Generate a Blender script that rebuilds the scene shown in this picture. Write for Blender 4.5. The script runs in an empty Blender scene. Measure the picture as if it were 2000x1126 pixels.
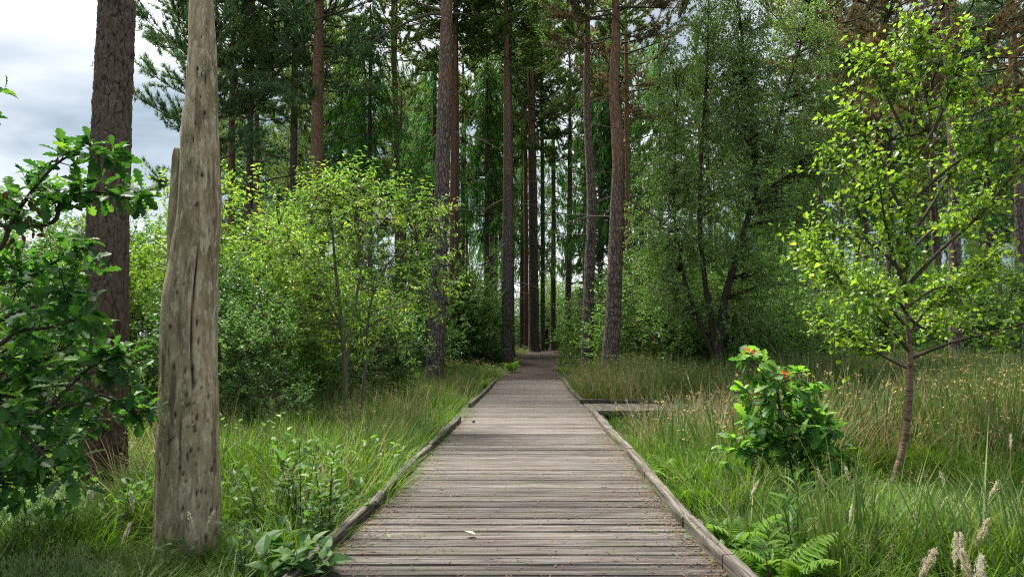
import bpy, math, random
import numpy as np
from mathutils import Matrix, Vector

# ------------------------------------------------------------------ camera, world, sun, exposure
S = bpy.context.scene
COL = S.collection
FPX, CX, CY, HY = 1333.33, 1000.0, 563.0, 668.0      # the photograph's focal length, centre and horizon row in pixels
EYE = 1.25
TH = math.atan((HY - CY) / FPX)
CT, ST = math.cos(TH), math.sin(TH)

cam = bpy.data.cameras.new('camera')
cam.lens, cam.sensor_width = 24.0, 36.0
cam.clip_start, cam.clip_end = 0.05, 2000.0
cam_o = bpy.data.objects.new('camera', cam)
COL.objects.link(cam_o)
cam_o.location = (0, 0, EYE)
cam_o.rotation_euler = (math.pi / 2 + TH, 0, 0)
S.camera = cam_o

SKYLOC = (7.7, 4.4, 0.66)
SUN_EL, SUN_AZ = 62.0, -40.0       # thin bright overcast, the light comes from high up over the open ground at the left
sun = bpy.data.lights.new('sun', 'SUN')
sun.energy, sun.angle, sun.color = 4.2, math.radians(24), (1.0, 0.95, 0.86)
sun_o = bpy.data.objects.new('sun', sun)
COL.objects.link(sun_o)
sd = Vector((math.cos(math.radians(SUN_EL)) * math.sin(math.radians(SUN_AZ)),
             math.cos(math.radians(SUN_EL)) * math.cos(math.radians(SUN_AZ)), math.sin(math.radians(SUN_EL))))
sun_o.rotation_euler = sd.to_track_quat('Z', 'Y').to_euler()

W = bpy.data.worlds.new('World')
S.world = W
W.use_nodes = True
wn, wl = W.node_tree.nodes, W.node_tree.links
wn.clear()
sky = wn.new('ShaderNodeTexSky')
sky.sky_type = 'NISHITA'
sky.sun_disc = False
sky.sun_elevation, sky.sun_rotation = math.radians(SUN_EL), math.radians(SUN_AZ)
tc = wn.new('ShaderNodeTexCoord')
mp = wn.new('ShaderNodeMapping')
mp.inputs['Scale'].default_value = (1.0, 1.0, 2.6)
mp.inputs['Location'].default_value = SKYLOC
nz = wn.new('ShaderNodeTexNoise')
nz.inputs['Scale'].default_value, nz.inputs['Detail'].default_value = 1.25, 6.0
nz.inputs['Roughness'].default_value = 0.52
nz.inputs['Distortion'].default_value = 0.35
rp = wn.new('ShaderNodeValToRGB')
rp.color_ramp.elements[0].position, rp.color_ramp.elements[0].color = 0.43, (0.078, 0.108, 0.128, 1)
rp.color_ramp.elements[1].position, rp.color_ramp.elements[1].color = 0.60, (0.345, 0.351, 0.361, 1)
sc10 = wn.new('ShaderNodeVectorMath'); sc10.operation = 'SCALE'; sc10.inputs['Scale'].default_value = 9.2
mx = wn.new('ShaderNodeMix'); mx.data_type = 'RGBA'; mx.inputs['Factor'].default_value = 0.93
bg = wn.new('ShaderNodeBackground'); bg.inputs['Strength'].default_value = 0.10
wo = wn.new('ShaderNodeOutputWorld')
wl.new(tc.outputs['Generated'], mp.inputs['Vector']); wl.new(mp.outputs['Vector'], nz.inputs['Vector'])
wl.new(nz.outputs['Fac'], rp.inputs['Fac']); wl.new(rp.outputs['Color'], sc10.inputs[0])
wl.new(sky.outputs['Color'], mx.inputs['A']); wl.new(sc10.outputs['Vector'], mx.inputs['B'])
wl.new(mx.outputs['Result'], bg.inputs['Color']); wl.new(bg.outputs['Background'], wo.inputs['Surface'])

S.view_settings.view_transform = 'Standard'
S.view_settings.look = 'None'
S.view_settings.gamma = 1.0
S.view_settings.use_curve_mapping = False
S.view_settings.exposure = 1.92
S.render.engine = 'CYCLES'
S.cycles.max_bounces = 10
S.cycles.diffuse_bounces = 6
S.cycles.transmission_bounces = 6
S.cycles.glossy_bounces = 2
S.cycles.use_denoising = False
S.cycles.pixel_filter_type = 'BLACKMAN_HARRIS'
S.cycles.filter_width = 1.1

# ------------------------------------------------------------------ pixel -> place helpers
def ray(px, py):
    u, v = (px - CX) / FPX, (CY - py) / FPX
    return u, CT - v * ST, ST + v * CT

def P(px, py, d):                       # the point seen at a pixel, d metres ahead
    u, y, z = ray(px, py)
    t = d / y
    return np.array((u * t, d, EYE + z * t))

def G(px, py, z=0.0):                   # the point seen at a pixel on the level z
    u, y, zz = ray(px, py)
    t = (z - EYE) / zz
    return np.array((u * t, y * t, z))

def sstep(a, b, x):
    t = np.clip((x - a) / (b - a), 0, 1)
    return t * t * (3 - 2 * t)

WL = [G(x, y)[:2] for x, y in ((590, 1128), (634, 1087), (694, 1037), (734, 997), (777, 954), (814, 910), (844, 880), (874, 847), (900, 822), (917, 800), (935, 778), (952, 765), (975, 739))]
WR = [G(x, y)[:2] for x, y in ((1430, 1128), (1412, 1109), (1380, 1083), (1334, 1030), (1300, 988), (1258, 937), (1224, 889), (1193, 860), (1179, 840), (1163, 817), (1147, 797), (1130, 785), (1111, 762), (1095, 738))]
WL, WR = np.array(WL), np.array(WR)
DECK_END = 23.2

def wl_x(y): return np.interp(y, np.r_[-6, WL[:, 1]], np.r_[WL[0, 0] - 0.1, WL[:, 0]])
def wr_x(y): return np.interp(y, np.r_[-6, WR[:, 1]], np.r_[WR[0, 0], WR[:, 0]])
def path_x(y): return 0.62 + 0.052 * (y - 23.2) + 0.00115 * np.maximum(y - 23.2, 0) ** 2
BR0, BR1 = 12.05, 14.15                 # the side branch of the boardwalk

def gz(x, y):
    x, y = np.asarray(x, float), np.asarray(y, float)
    rise = 0.66 * sstep(20.5, 41, y) - 0.45 * sstep(46, 80, y)
    bump = 0.05 * np.sin(x * 1.3 + 0.7 * y) + 0.04 * np.sin(1.9 * y - 0.8 * x + 1) + 0.05 * np.sin(0.5 * x + 2) * np.cos(0.41 * y)
    cx = np.where(y < 23.2, 0.5 * (wl_x(y) + wr_x(y)), path_x(y))
    far = sstep(1.4, 3.0, np.abs(x - cx))
    low = -0.14 * (1 - sstep(21.5, 24, y))
    return rise + bump * far + low - 0.02

# ------------------------------------------------------------------ mesh helpers
class MB:
    def __init__(s): s.v, s.f, s.n = [], [], 0
    def add(s, V, F, mat=0, rnd=0.5, smooth=True):
        V = np.asarray(V, np.float32).reshape(-1, 3); F = np.asarray(F, np.int64)
        if len(V) == 0 or len(F) == 0: return
        r = np.broadcast_to(np.asarray(rnd, np.float32), (len(V),))
        s.v.append((V, r)); s.f.append((F + s.n, mat, smooth)); s.n += len(V)
    def mesh(s, name, mats):
        me = bpy.data.meshes.new(name)
        V = np.concatenate([a for a, _ in s.v]); R = np.concatenate([b for _, b in s.v])
        L, ST_, MI, SM, k0 = [], [], [], [], 0
        for F, m, sm in s.f:
            n, k = F.shape
            L.append(F.ravel()); ST_.append(k0 + np.arange(n) * k); k0 += n * k
            MI.append(np.full(n, m)); SM.append(np.full(n, sm))
        L, ST_, MI, SM = map(np.concatenate, (L, ST_, MI, SM))
        me.vertices.add(len(V)); me.vertices.foreach_set('co', V.ravel())
        me.loops.add(len(L)); me.loops.foreach_set('vertex_index', L.astype(np.int32))
        me.polygons.add(len(ST_)); me.polygons.foreach_set('loop_start', ST_.astype(np.int32))
        me.polygons.foreach_set('material_index', MI.astype(np.int32))
        me.polygons.foreach_set('use_smooth', SM)
        at = me.attributes.new('rnd', 'FLOAT', 'POINT'); at.data.foreach_set('value', R.astype(np.float32))
        for m in (mats if isinstance(mats, (list, tuple)) else [mats]): me.materials.append(m)
        me.update(calc_edges=True)
        return me

def link(name, me, parent=None, loc=None, kind=None, label=None):
    o = bpy.data.objects.new(name, me); COL.objects.link(o)
    if parent is not None: o.parent = parent
    if loc is not None: o.location = loc
    if kind: o['kind'] = kind
    if label: o['label'] = label
    return o

def thing(name, label, cat, loc=(0, 0, 0), group=None, me=None):
    o = bpy.data.objects.new(name, me); COL.objects.link(o)
    o.location = loc; o['label'] = label; o['category'] = cat
    if group: o['group'] = group
    if me is None: o.empty_display_size = 0.2
    return o

def norm(a): return a / np.maximum(np.linalg.norm(a, axis=-1, keepdims=True), 1e-9)

def frames(pts):
    T = np.gradient(pts, axis=0); T = norm(T)
    ref = np.array((0.0, 1.0, 0.0)) if abs(T[0, 1]) < 0.9 else np.array((1.0, 0, 0))
    N = np.zeros_like(T); n = ref
    for i in range(len(T)):
        n = n - T[i] * (n @ T[i]); n = n / max(np.linalg.norm(n), 1e-9); N[i] = n
    return T, N, np.cross(T, N)

def tube(mb, pts, rad, sides=8, mat=0, rnd=0.5, disp=None, cap=True):
    pts = np.asarray(pts, float); n = len(pts)
    rad = np.broadcast_to(np.asarray(rad, float), (n,))
    T, N, B = frames(pts)
    a = np.arange(sides) / sides * 2 * math.pi
    R = rad[:, None] * np.ones((1, sides))
    if disp is not None: R = R + disp
    V = pts[:, None, :] + R[..., None] * (np.cos(a)[None, :, None] * N[:, None, :] + np.sin(a)[None, :, None] * B[:, None, :])
    i = np.arange(n - 1)[:, None] * sides; j = np.arange(sides)[None, :]; j2 = (j + 1) % sides
    F = np.stack([i + j, i + j2, i + sides + j2, i + sides + j], -1).reshape(-1, 4)
    r = np.asarray(rnd, float)
    if r.ndim == 2: r = r.ravel()
    mb.add(V.reshape(-1, 3), F, mat, r)
    if cap:
        c = np.concatenate([V[-1], pts[-1:] + T[-1:] * rad[-1] * 0.3]); k = np.arange(sides)
        mb.add(c, np.stack([k, (k + 1) % sides, np.full(sides, sides)], -1), mat, float(r.ravel()[-1]))

def curve(pts, n):                       # smooth polyline through points
    pts = np.asarray(pts, float); m = len(pts)
    if m < 3:
        t = np.linspace(0, 1, n)[:, None]; return pts[0] * (1 - t) + pts[-1] * t
    e = np.concatenate([[2 * pts[0] - pts[1]], pts, [2 * pts[-1] - pts[-2]]])
    u = np.linspace(0, m - 1 - 1e-6, n); i = u.astype(int); t = (u - i)[:, None]
    p0, p1, p2, p3 = e[i], e[i + 1], e[i + 2], e[i + 3]
    return 0.5 * (2 * p1 + (p2 - p0) * t + (2 * p0 - 5 * p1 + 4 * p2 - p3) * t ** 2 + (3 * p1 - p0 - 3 * p2 + p3) * t ** 3)

def twigs(mb, A, B, r0, r1, mat=0, sag=0.0, rng=None):   # many thin three-sided twigs at once
    A, B = np.asarray(A, float), np.asarray(B, float); n = len(A)
    if n == 0: return
    D = norm(B - A); up = np.where(np.abs(D[:, 2:3]) > 0.9, np.array([[1.0, 0, 0]]), np.array([[0, 0, 1.0]]))
    Nn = norm(np.cross(D, up)); Bn = np.cross(D, Nn)
    M = (A + B) / 2 - np.array((0, 0, 1.0)) * sag * np.linalg.norm(B - A, axis=1, keepdims=True)
    if rng is not None: M = M + rng.normal(0, 0.05, (n, 3)) * np.linalg.norm(B - A, axis=1, keepdims=True)
    V = []
    r0 = np.broadcast_to(np.asarray(r0, float), (n,))[:, None]; r1 = np.broadcast_to(np.asarray(r1, float), (n,))[:, None]
    for C, r in ((A, r0), (M, (r0 + r1) / 2), (B, r1)):
        for k in range(3):
            a = k * 2.0944; V.append(C + r * (math.cos(a) * Nn + math.sin(a) * Bn))
    V = np.stack(V, 1)
    F = []
    for s in (0, 3):
        for k in range(3): F.append((s + k, s + (k + 1) % 3, s + 3 + (k + 1) % 3, s + 3 + k))
    F = np.array(F)
    mb.add(V.reshape(-1, 3), (np.arange(n)[:, None, None] * 9 + F[None]).reshape(-1, 4), mat, 0.5)

# leaf outlines: (along, half width) from stalk to tip
OUT = {
    'dot': [(0, 0), (.45, .5), (1, 0)],
    'ovate': [(0, .02), (.14, .36), (.36, .5), (.66, .32), (.88, .12), (1, 0)],
    'birch': [(0, .03), (.10, .34), (.28, .5), (.55, .36), (.80, .16), (1, 0)],
    'lance': [(0, .03), (.2, .36), (.45, .5), (.75, .3), (1, 0)],
    'oak': [(0, .05), (.12, .10), (.20, .26), (.28, .15), (.40, .38), (.47, .21), (.60, .5), (.68, .28), (.80, .42), (.88, .26), (.95, .22), (1, .04)],
}

def template(kind, fold=0.18, droop=0.25):
    o = OUT[kind]; t = np.array([a for a, _ in o]); w = np.array([b for _, b in o]); n = len(t)
    if kind == 'dot':
        V = np.array([(0, 0, 0), (.5, .45, fold * .5), (0, 1, -droop), (-.5, .45, fold * .5)], float)
        return V, np.array([(0, 1, 2), (0, 2, 3)])
    mid = np.stack([0 * t, t, -droop * t ** 2], 1)
    Rr = np.stack([w, t + .02 * (w > .3), fold * w - droop * t ** 2], 1); Ll = Rr * np.array((-1, 1, 1))
    V = np.concatenate([mid, Rr, Ll]); F = []
    for i in range(n - 1):
        F += [(i, n + i, n + i + 1), (i, n + i + 1, i + 1), (i, i + 1, 2 * n + i + 1), (i, 2 * n + i + 1, 2 * n + i)]
    return V, np.array(F)

TPL = {k: template(k) for k in OUT}
TPL['dot'] = template('dot', .3, .12)
TPL['ovate_low'] = template('dot', .2, .15)

def basis(D, U):
    D = norm(D); Sd = norm(np.cross(D, U)); N = np.cross(Sd, D)
    return Sd, D, N

def leaves(mb, kind, base, D, U, L, Wd, mat=0, rnd=None):
    base = np.asarray(base, float); n = len(base)
    if n == 0: return
    V, F = TPL[kind]
    Sd, D, N = basis(D, U)
    L = np.broadcast_to(np.asarray(L, float), (n,))[:, None, None]; Wd = np.broadcast_to(np.asarray(Wd, float), (n,))[:, None, None]
    X = base[:, None] + Sd[:, None] * V[None, :, 0:1] * Wd + D[:, None] * V[None, :, 1:2] * L + N[:, None] * V[None, :, 2:3] * L
    k = len(V)
    r = np.repeat(np.full(n, .5) if rnd is None else rnd, k)
    mb.add(X.reshape(-1, 3), (np.arange(n)[:, None, None] * k + F[None]).reshape(-1, 3), mat, r, smooth=False)

def hash2(i, j, s=0.0):
    h = np.sin(i * 127.1 + j * 311.7 + s * 74.7) * 43758.5453
    return h - np.floor(h)

def vnoise(x, y, per=0, s=0.0):
    i, j = np.floor(x), np.floor(y); f, g = x - i, y - j
    f = f * f * (3 - 2 * f); g = g * g * (3 - 2 * g)
    w = (lambda a: np.mod(a, per)) if per else (lambda a: a)
    a, b = hash2(w(i), j, s), hash2(w(i + 1), j, s); c, d = hash2(w(i), j + 1, s), hash2(w(i + 1), j + 1, s)
    return (a * (1 - f) + b * f) * (1 - g) + (c * (1 - f) + d * f) * g

def worley(x, y, per, s=0.0):            # distance to the joint between the two nearest cells
    i, j = np.floor(x), np.floor(y); f1 = np.full(x.shape, 9.0); f2 = np.full(x.shape, 9.0); idv = np.zeros(x.shape)
    for di in (-1, 0, 1):
        for dj in (-1, 0, 1):
            ci, cj = i + di, j + dj; cw = np.mod(ci, per)
            dx = ci + hash2(cw, cj, s) - x; dy = cj + hash2(cw, cj, s + 3.3) - y
            d = np.sqrt(dx * dx + dy * dy); near = d < f1
            f2 = np.where(near, f1, np.minimum(f2, d)); idv = np.where(near, hash2(cw, cj, s + 9), idv); f1 = np.where(near, d, f1)
    return f2 - f1, idv

# ------------------------------------------------------------------ materials
def nodemat(name):
    m = bpy.data.materials.new(name); m.use_nodes = True
    nt = m.node_tree; nt.nodes.clear()
    return m, nt.nodes, nt.links

def ramp(nodes, stops):
    r = nodes.new('ShaderNodeValToRGB'); e = r.color_ramp.elements
    while len(e) < len(stops): e.new(0.5)
    for k, (p, c) in enumerate(stops): e[k].position = p; e[k].color = (*c, 1)
    return r

def mathn(nodes, links, op, a, b=None):
    n = nodes.new('ShaderNodeMath'); n.operation = op
    for k, x in enumerate((a, b)):
        if x is None: continue
        if isinstance(x, (int, float)): n.inputs[k].default_value = x
        else: links.new(x, n.inputs[k])
    return n.outputs[0]

def leaf_mat(name, stops, trans=0.35, rough=0.45, spec=0.35, tint=(1.25, 1.35, 0.7), objw=0.3):
    m, n, l = nodemat(name)
    at = n.new('ShaderNodeAttribute'); at.attribute_name = 'rnd'
    oi = n.new('ShaderNodeObjectInfo')
    f = mathn(n, l, 'ADD', mathn(n, l, 'MULTIPLY', at.outputs['Fac'], 1 - objw), mathn(n, l, 'MULTIPLY', oi.outputs['Random'], objw))
    r = ramp(n, stops); l.new(f, r.inputs['Fac'])
    p = n.new('ShaderNodeBsdfPrincipled'); p.inputs['Roughness'].default_value = rough
    p.inputs['Specular IOR Level'].default_value = spec
    l.new(r.outputs['Color'], p.inputs['Base Color'])
    o = n.new('ShaderNodeOutputMaterial')
    if trans > 0:
        t = n.new('ShaderNodeBsdfTranslucent')
        mu = n.new('ShaderNodeMix'); mu.data_type = 'RGBA'; mu.blend_type = 'MULTIPLY'; mu.inputs['Factor'].default_value = 1
        mu.inputs['B'].default_value = (*[min(x, 2.5) for x in tint], 1); l.new(r.outputs['Color'], mu.inputs['A'])
        l.new(mu.outputs['Result'], t.inputs['Color'])
        ms = n.new('ShaderNodeMixShader'); ms.inputs['Fac'].default_value = trans
        l.new(p.outputs[0], ms.inputs[1]); l.new(t.outputs[0], ms.inputs[2]); l.new(ms.outputs[0], o.inputs['Surface'])
    else: l.new(p.outputs[0], o.inputs['Surface'])
    return m

def noise(n, l, vec, scale, detail=5, rough=0.55, dist=0.0):
    t = n.new('ShaderNodeTexNoise'); t.inputs['Scale'].default_value = scale; t.inputs['Detail'].default_value = detail
    t.inputs['Roughness'].default_value = rough; t.inputs['Distortion'].default_value = dist
    if vec is not None: l.new(vec, t.inputs['Vector'])
    r = n.new('ShaderNodeMapRange'); r.inputs['From Min'].default_value = .30; r.inputs['From Max'].default_value = .70
    l.new(t.outputs['Fac'], r.inputs['Value'])
    return r.outputs['Result']

def mapping(n, l, scale, src='Object', loc=(0, 0, 0)):
    t = n.new('ShaderNodeTexCoord')
    if src == 'World':
        out = n.new('ShaderNodeNewGeometry').outputs['Position']
    else: out = t.outputs[src]
    m = n.new('ShaderNodeMapping'); m.inputs['Scale'].default_value = scale; m.inputs['Location'].default_value = loc
    l.new(out, m.inputs['Vector'])
    return m.outputs['Vector']

def mixc(n, l, fac, a, b, mode='MIX'):
    m = n.new('ShaderNodeMix'); m.data_type = 'RGBA'; m.blend_type = mode
    for s, x in (('Factor', fac), ('A', a), ('B', b)):
        if isinstance(x, (int, float)): m.inputs[s].default_value = x
        elif isinstance(x, tuple): m.inputs[s].default_value = (*x, 1)
        else: l.new(x, m.inputs[s])
    return m.outputs['Result']

def finish(m, n, l, col, rough=0.85, height=None, bump=0.3, dist=0.02, spec=0.25):
    p = n.new('ShaderNodeBsdfPrincipled'); p.inputs['Roughness'].default_value = rough; p.inputs['Specular IOR Level'].default_value = spec
    if isinstance(col, tuple): p.inputs['Base Color'].default_value = (*col, 1)
    else: l.new(col, p.inputs['Base Color'])
    if height is not None:
        b = n.new('ShaderNodeBump'); b.inputs['Strength'].default_value = bump; b.inputs['Distance'].default_value = dist
        l.new(height, b.inputs['Height']); l.new(b.outputs['Normal'], p.inputs['Normal'])
    o = n.new('ShaderNodeOutputMaterial'); l.new(p.outputs[0], o.inputs['Surface'])
    return m

def bark_mat(name, low, high, z0, z1, crack=(0.035, 0.026, 0.022), scale=16.0):
    """Scots pine bark: grey ridged plates below, orange papery bark above."""
    m, n, l = nodemat(name)
    v = mapping(n, l, (1, 1, 0.36))
    vo = n.new('ShaderNodeTexVoronoi'); vo.feature = 'DISTANCE_TO_EDGE'; vo.inputs['Scale'].default_value = scale
    nv = n.new('ShaderNodeTexNoise'); nv.inputs['Scale'].default_value = 9; l.new(v, nv.inputs['Vector'])
    av = n.new('ShaderNodeMix'); av.data_type = 'VECTOR'; av.inputs['Factor'].default_value = 0.12
    l.new(v, av.inputs['A']); l.new(nv.outputs['Color'], av.inputs['B']); l.new(av.outputs['Result'], vo.inputs['Vector'])
    gap = ramp(n, [(0.0, (0, 0, 0)), (0.16, (1, 1, 1))]); l.new(vo.outputs['Distance'], gap.inputs['Fac'])
    sep = n.new('ShaderNodeSeparateXYZ'); tcn = n.new('ShaderNodeTexCoord'); l.new(tcn.outputs['Object'], sep.inputs[0])
    mr = n.new('ShaderNodeMapRange'); mr.inputs['From Min'].default_value = z0; mr.inputs['From Max'].default_value = z1
    big = noise(n, l, mapping(n, l, (1, 1, .6)), 2.2, 6)
    l.new(mathn(n, l, 'ADD', sep.outputs['Z'], mathn(n, l, 'MULTIPLY', mathn(n, l, 'SUBTRACT', big, .5), (z1 - z0) * .9)), mr.inputs['Value'])
    lowv = mixc(n, l, noise(n, l, v, 22, 4), low, tuple(x * 1.75 for x in low))
    hiv = mixc(n, l, noise(n, l, v, 14, 4), high, tuple(x * 1.5 for x in high))
    c = mixc(n, l, mr.outputs['Result'], lowv, hiv)
    lich = n.new('ShaderNodeValToRGB'); lich.color_ramp.elements[0].position = .66; lich.color_ramp.elements[1].position = .86
    l.new(noise(n, l, mapping(n, l, (1, 1, .7), loc=(4, 2, 1)), 7, 5), lich.inputs['Fac'])
    c = mixc(n, l, mathn(n, l, 'MULTIPLY', lich.outputs['Color'], .35), c, (0.24, 0.25, 0.21))
    gf = mixc(n, l, mathn(n, l, 'MULTIPLY', mr.outputs['Result'], .5), gap.outputs['Color'], (1, 1, 1))
    c2 = mixc(n, l, gf, crack, c)
    h = mathn(n, l, 'ADD', gap.outputs['Color'], mathn(n, l, 'MULTIPLY', noise(n, l, v, 40, 4), .6))
    return finish(m, n, l, c2, .9, h, .9, .018)

M = {}
M['bark_a'] = bark_mat('pine_bark_grey', (0.145, 0.115, 0.103), (0.24, 0.14, 0.094), 5.5, 12.0)
M['bark_b'] = bark_mat('pine_bark_orange', (0.15, 0.113, 0.096), (0.21, 0.115, 0.070), 3.0, 7.5)
M['bark_c'] = bark_mat('pine_bark_dark', (0.105, 0.082, 0.070), (0.17, 0.10, 0.068), 6.0, 13.0)
M['bark_red'] = bark_mat('pine_bark_red', (0.16, 0.085, 0.055), (0.20, 0.10, 0.062), 3.0, 8.0)

def front_bark():
    m, n, l = nodemat('pine_bark_plates')
    at = n.new('ShaderNodeAttribute'); at.attribute_name = 'rnd'
    v = mapping(n, l, (1, 1, .45))
    sep = n.new('ShaderNodeSeparateXYZ'); tcn = n.new('ShaderNodeTexCoord'); l.new(tcn.outputs['Object'], sep.inputs[0])
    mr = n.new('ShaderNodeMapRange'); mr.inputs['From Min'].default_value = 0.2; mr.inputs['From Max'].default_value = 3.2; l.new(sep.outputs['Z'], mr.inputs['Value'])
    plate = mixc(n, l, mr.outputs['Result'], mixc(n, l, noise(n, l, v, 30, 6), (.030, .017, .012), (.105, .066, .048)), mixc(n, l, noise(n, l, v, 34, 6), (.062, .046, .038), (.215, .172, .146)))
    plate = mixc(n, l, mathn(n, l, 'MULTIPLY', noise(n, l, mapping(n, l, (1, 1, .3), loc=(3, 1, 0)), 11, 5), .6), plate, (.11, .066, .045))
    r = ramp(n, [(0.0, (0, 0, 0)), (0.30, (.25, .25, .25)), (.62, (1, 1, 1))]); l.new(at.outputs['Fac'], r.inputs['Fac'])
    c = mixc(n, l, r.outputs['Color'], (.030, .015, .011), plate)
    return finish(m, n, l, c, .92, noise(n, l, v, 70, 6), .6, .012)
M['front_bark'] = front_bark()

def snag_mat():
    m, n, l = nodemat('bare_weathered_wood')
    v = mapping(n, l, (1, 1, .24)); v2 = mapping(n, l, (1, 1, .45), loc=(2, 5, 1))
    sep = n.new('ShaderNodeSeparateXYZ'); tcn = n.new('ShaderNodeTexCoord'); l.new(tcn.outputs['Object'], sep.inputs[0])
    mr = n.new('ShaderNodeMapRange'); mr.inputs['From Min'].default_value = 0.9; mr.inputs['From Max'].default_value = 2.1; l.new(sep.outputs['Z'], mr.inputs['Value'])
    wood = mixc(n, l, noise(n, l, v, 26, 7, .6), (.26, .19, .115), (.58, .465, .31))
    algae = mixc(n, l, noise(n, l, v, 34, 7, .6), (.14, .115, .06), (.36, .30, .18))
    f = ramp(n, [(0.40, (0, 0, 0)), (.62, (1, 1, 1))]); l.new(noise(n, l, v2, 3.4, 7, .62, .4), f.inputs['Fac'])
    c = mixc(n, l, mathn(n, l, 'MULTIPLY', mathn(n, l, 'ADD', mathn(n, l, 'MULTIPLY', mr.outputs['Result'], .72), .28), f.outputs['Color']), wood, algae)
    pal = ramp(n, [(0.56, (0, 0, 0)), (.70, (1, 1, 1))]); l.new(noise(n, l, mapping(n, l, (1, 1, .34), loc=(1, 1, 7)), 24, 7, .7), pal.inputs['Fac'])
    c = mixc(n, l, mathn(n, l, 'MULTIPLY', pal.outputs['Color'], .85), c, (.62, .52, .365))
    st = ramp(n, [(0.66, (0, 0, 0)), (.80, (1, 1, 1))]); l.new(noise(n, l, mapping(n, l, (1, 1, .12), loc=(7, 3, 2)), 14, 6, .6), st.inputs['Fac'])
    c = mixc(n, l, mathn(n, l, 'MULTIPLY', st.outputs['Color'], .6), c, (.09, .055, .032))
    at = n.new('ShaderNodeAttribute'); at.attribute_name = 'rnd'
    c = mixc(n, l, at.outputs['Fac'], (.05, .028, .016), c)
    return finish(m, n, l, c, .85, noise(n, l, v, 60, 7, .65), .7, .012)
M['snag'] = snag_mat()

def wood_mat(name, dark, light, axis, tint=True):
    m, n, l = nodemat(name)
    sc = (1.1, 26, 26) if axis == 0 else (26, 1.1, 26)
    v = mapping(n, l, sc, 'World')
    oi = n.new('ShaderNodeObjectInfo')
    g = noise(n, l, v, 1.6, 8, .62, .3)
    r = ramp(n, [(0.3, dark), (.68, light)]); l.new(g, r.inputs['Fac'])
    c = r.outputs['Color']
    if tint:
        w = mapping(n, l, (.9, 5, 1), 'World')
        f1 = ramp(n, [(.46, (0, 0, 0)), (.80, (1, 1, 1))]); l.new(noise(n, l, w, 1.5, 6, .6), f1.inputs['Fac'])
        c = mixc(n, l, mathn(n, l, 'MULTIPLY', f1.outputs['Color'], .55), c, (.215, .205, .135))
        f2 = ramp(n, [(.52, (0, 0, 0)), (.86, (1, 1, 1))]); l.new(noise(n, l, mapping(n, l, (.8, 6, 1), 'World', (5, 9, 0)), 1.3, 6, .6), f2.inputs['Fac'])
        c = mixc(n, l, mathn(n, l, 'MULTIPLY', f2.outputs['Color'], .5), c, (.235, .155, .15))
        f3 = ramp(n, [(.68, (0, 0, 0)), (.90, (1, 1, 1))]); l.new(noise(n, l, mapping(n, l, (1.5, 9, 1), 'World', (2, 1, 0)), 2.0, 7, .65), f3.inputs['Fac'])
        c = mixc(n, l, mathn(n, l, 'MULTIPLY', f3.outputs['Color'], .55), c, (.085, .07, .058))
    br = mathn(n, l, 'ADD', mathn(n, l, 'MULTIPLY', oi.outputs['Random'], .34), .36)
    cm = n.new('ShaderNodeVectorMath'); cm.operation = 'SCALE'; l.new(c, cm.inputs[0]); l.new(br, cm.inputs['Scale'])
    return finish(m, n, l, cm.outputs['Vector'], .8, g, .5, .006, .3)
M['plank'] = wood_mat('weathered_decking', (.105, .090, .082), (.315, .28, .26), 0)
M['plank_b'] = wood_mat('weathered_decking_branch', (.13, .11, .10), (.36, .31, .28), 1)
M['kerb'] = wood_mat('weathered_kerb_timber', (.085, .07, .058), (.27, .235, .20), 1, False)
M['bearer'] = finish(*nodemat('dark_bearer_timber'), (.03, .025, .02))

def ground_mat():
    m, n, l = nodemat('woodland_soil')
    v = mapping(n, l, (1, 1, 1), 'World')
    r = ramp(n, [(.35, (.022, .026, .010)), (.55, (.045, .055, .018)), (.75, (.075, .06, .032))]); l.new(noise(n, l, v, 2.3, 10, .7), r.inputs['Fac'])
    return finish(m, n, l, r.outputs['Color'], .95, noise(n, l, v, 14, 6), .8, .05)
M['ground'] = ground_mat()

def gravel_mat():
    m, n, l = nodemat('dark_gravel')
    v = mapping(n, l, (1, 1, 1), 'World')
    r = ramp(n, [(.2, (.036, .025, .021)), (.52, (.070, .050, .042)), (.8, (.13, .098, .084))]); l.new(noise(n, l, v, 26, 8, .8), r.inputs['Fac'])
    c = mixc(n, l, mathn(n, l, 'MULTIPLY', noise(n, l, mapping(n, l, (1, .35, 1), 'World'), 1.3, 5), .6), r.outputs['Color'], (.036, .024, .02))
    return finish(m, n, l, c, .95, noise(n, l, v, 45, 5, .7), .8, .02)
M['gravel'] = gravel_mat()

M['pine'] = leaf_mat('pine_needles', [(0, (0.070, 0.127, 0.035)), (.5, (0.139, 0.219, 0.057)), (.85, (0.238, 0.291, 0.074)), (1, (0.417, 0.274, 0.072))], .38, .5, .3, (1.1, 1.2, .8))
M['pine_blue'] = leaf_mat('pine_needles_bluish', [(0, (0.061, 0.127, 0.063)), (.6, (0.129, 0.214, 0.090)), (1, (0.221, 0.274, 0.087))], .38, .5, .3, (1.1, 1.2, .8))
M['pine_brown'] = leaf_mat('pine_needles_browned', [(0, (0.078, 0.090, 0.043)), (.4, (0.149, 0.128, 0.064)), (1, (0.270, 0.172, 0.086))], .38, .6, .2, (1.2, 1.1, .8))
M['larch'] = leaf_mat('larch_needles', [(0, (0.044, 0.146, 0.034)), (.6, (0.096, 0.254, 0.048)), (1, (0.191, 0.360, 0.074))], .48, .5, .3)
M['spruce'] = leaf_mat('spruce_needles', [(0, (0.032, 0.102, 0.033)), (.6, (0.067, 0.169, 0.047)), (1, (0.120, 0.233, 0.064))], .38, .5, .3)
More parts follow.
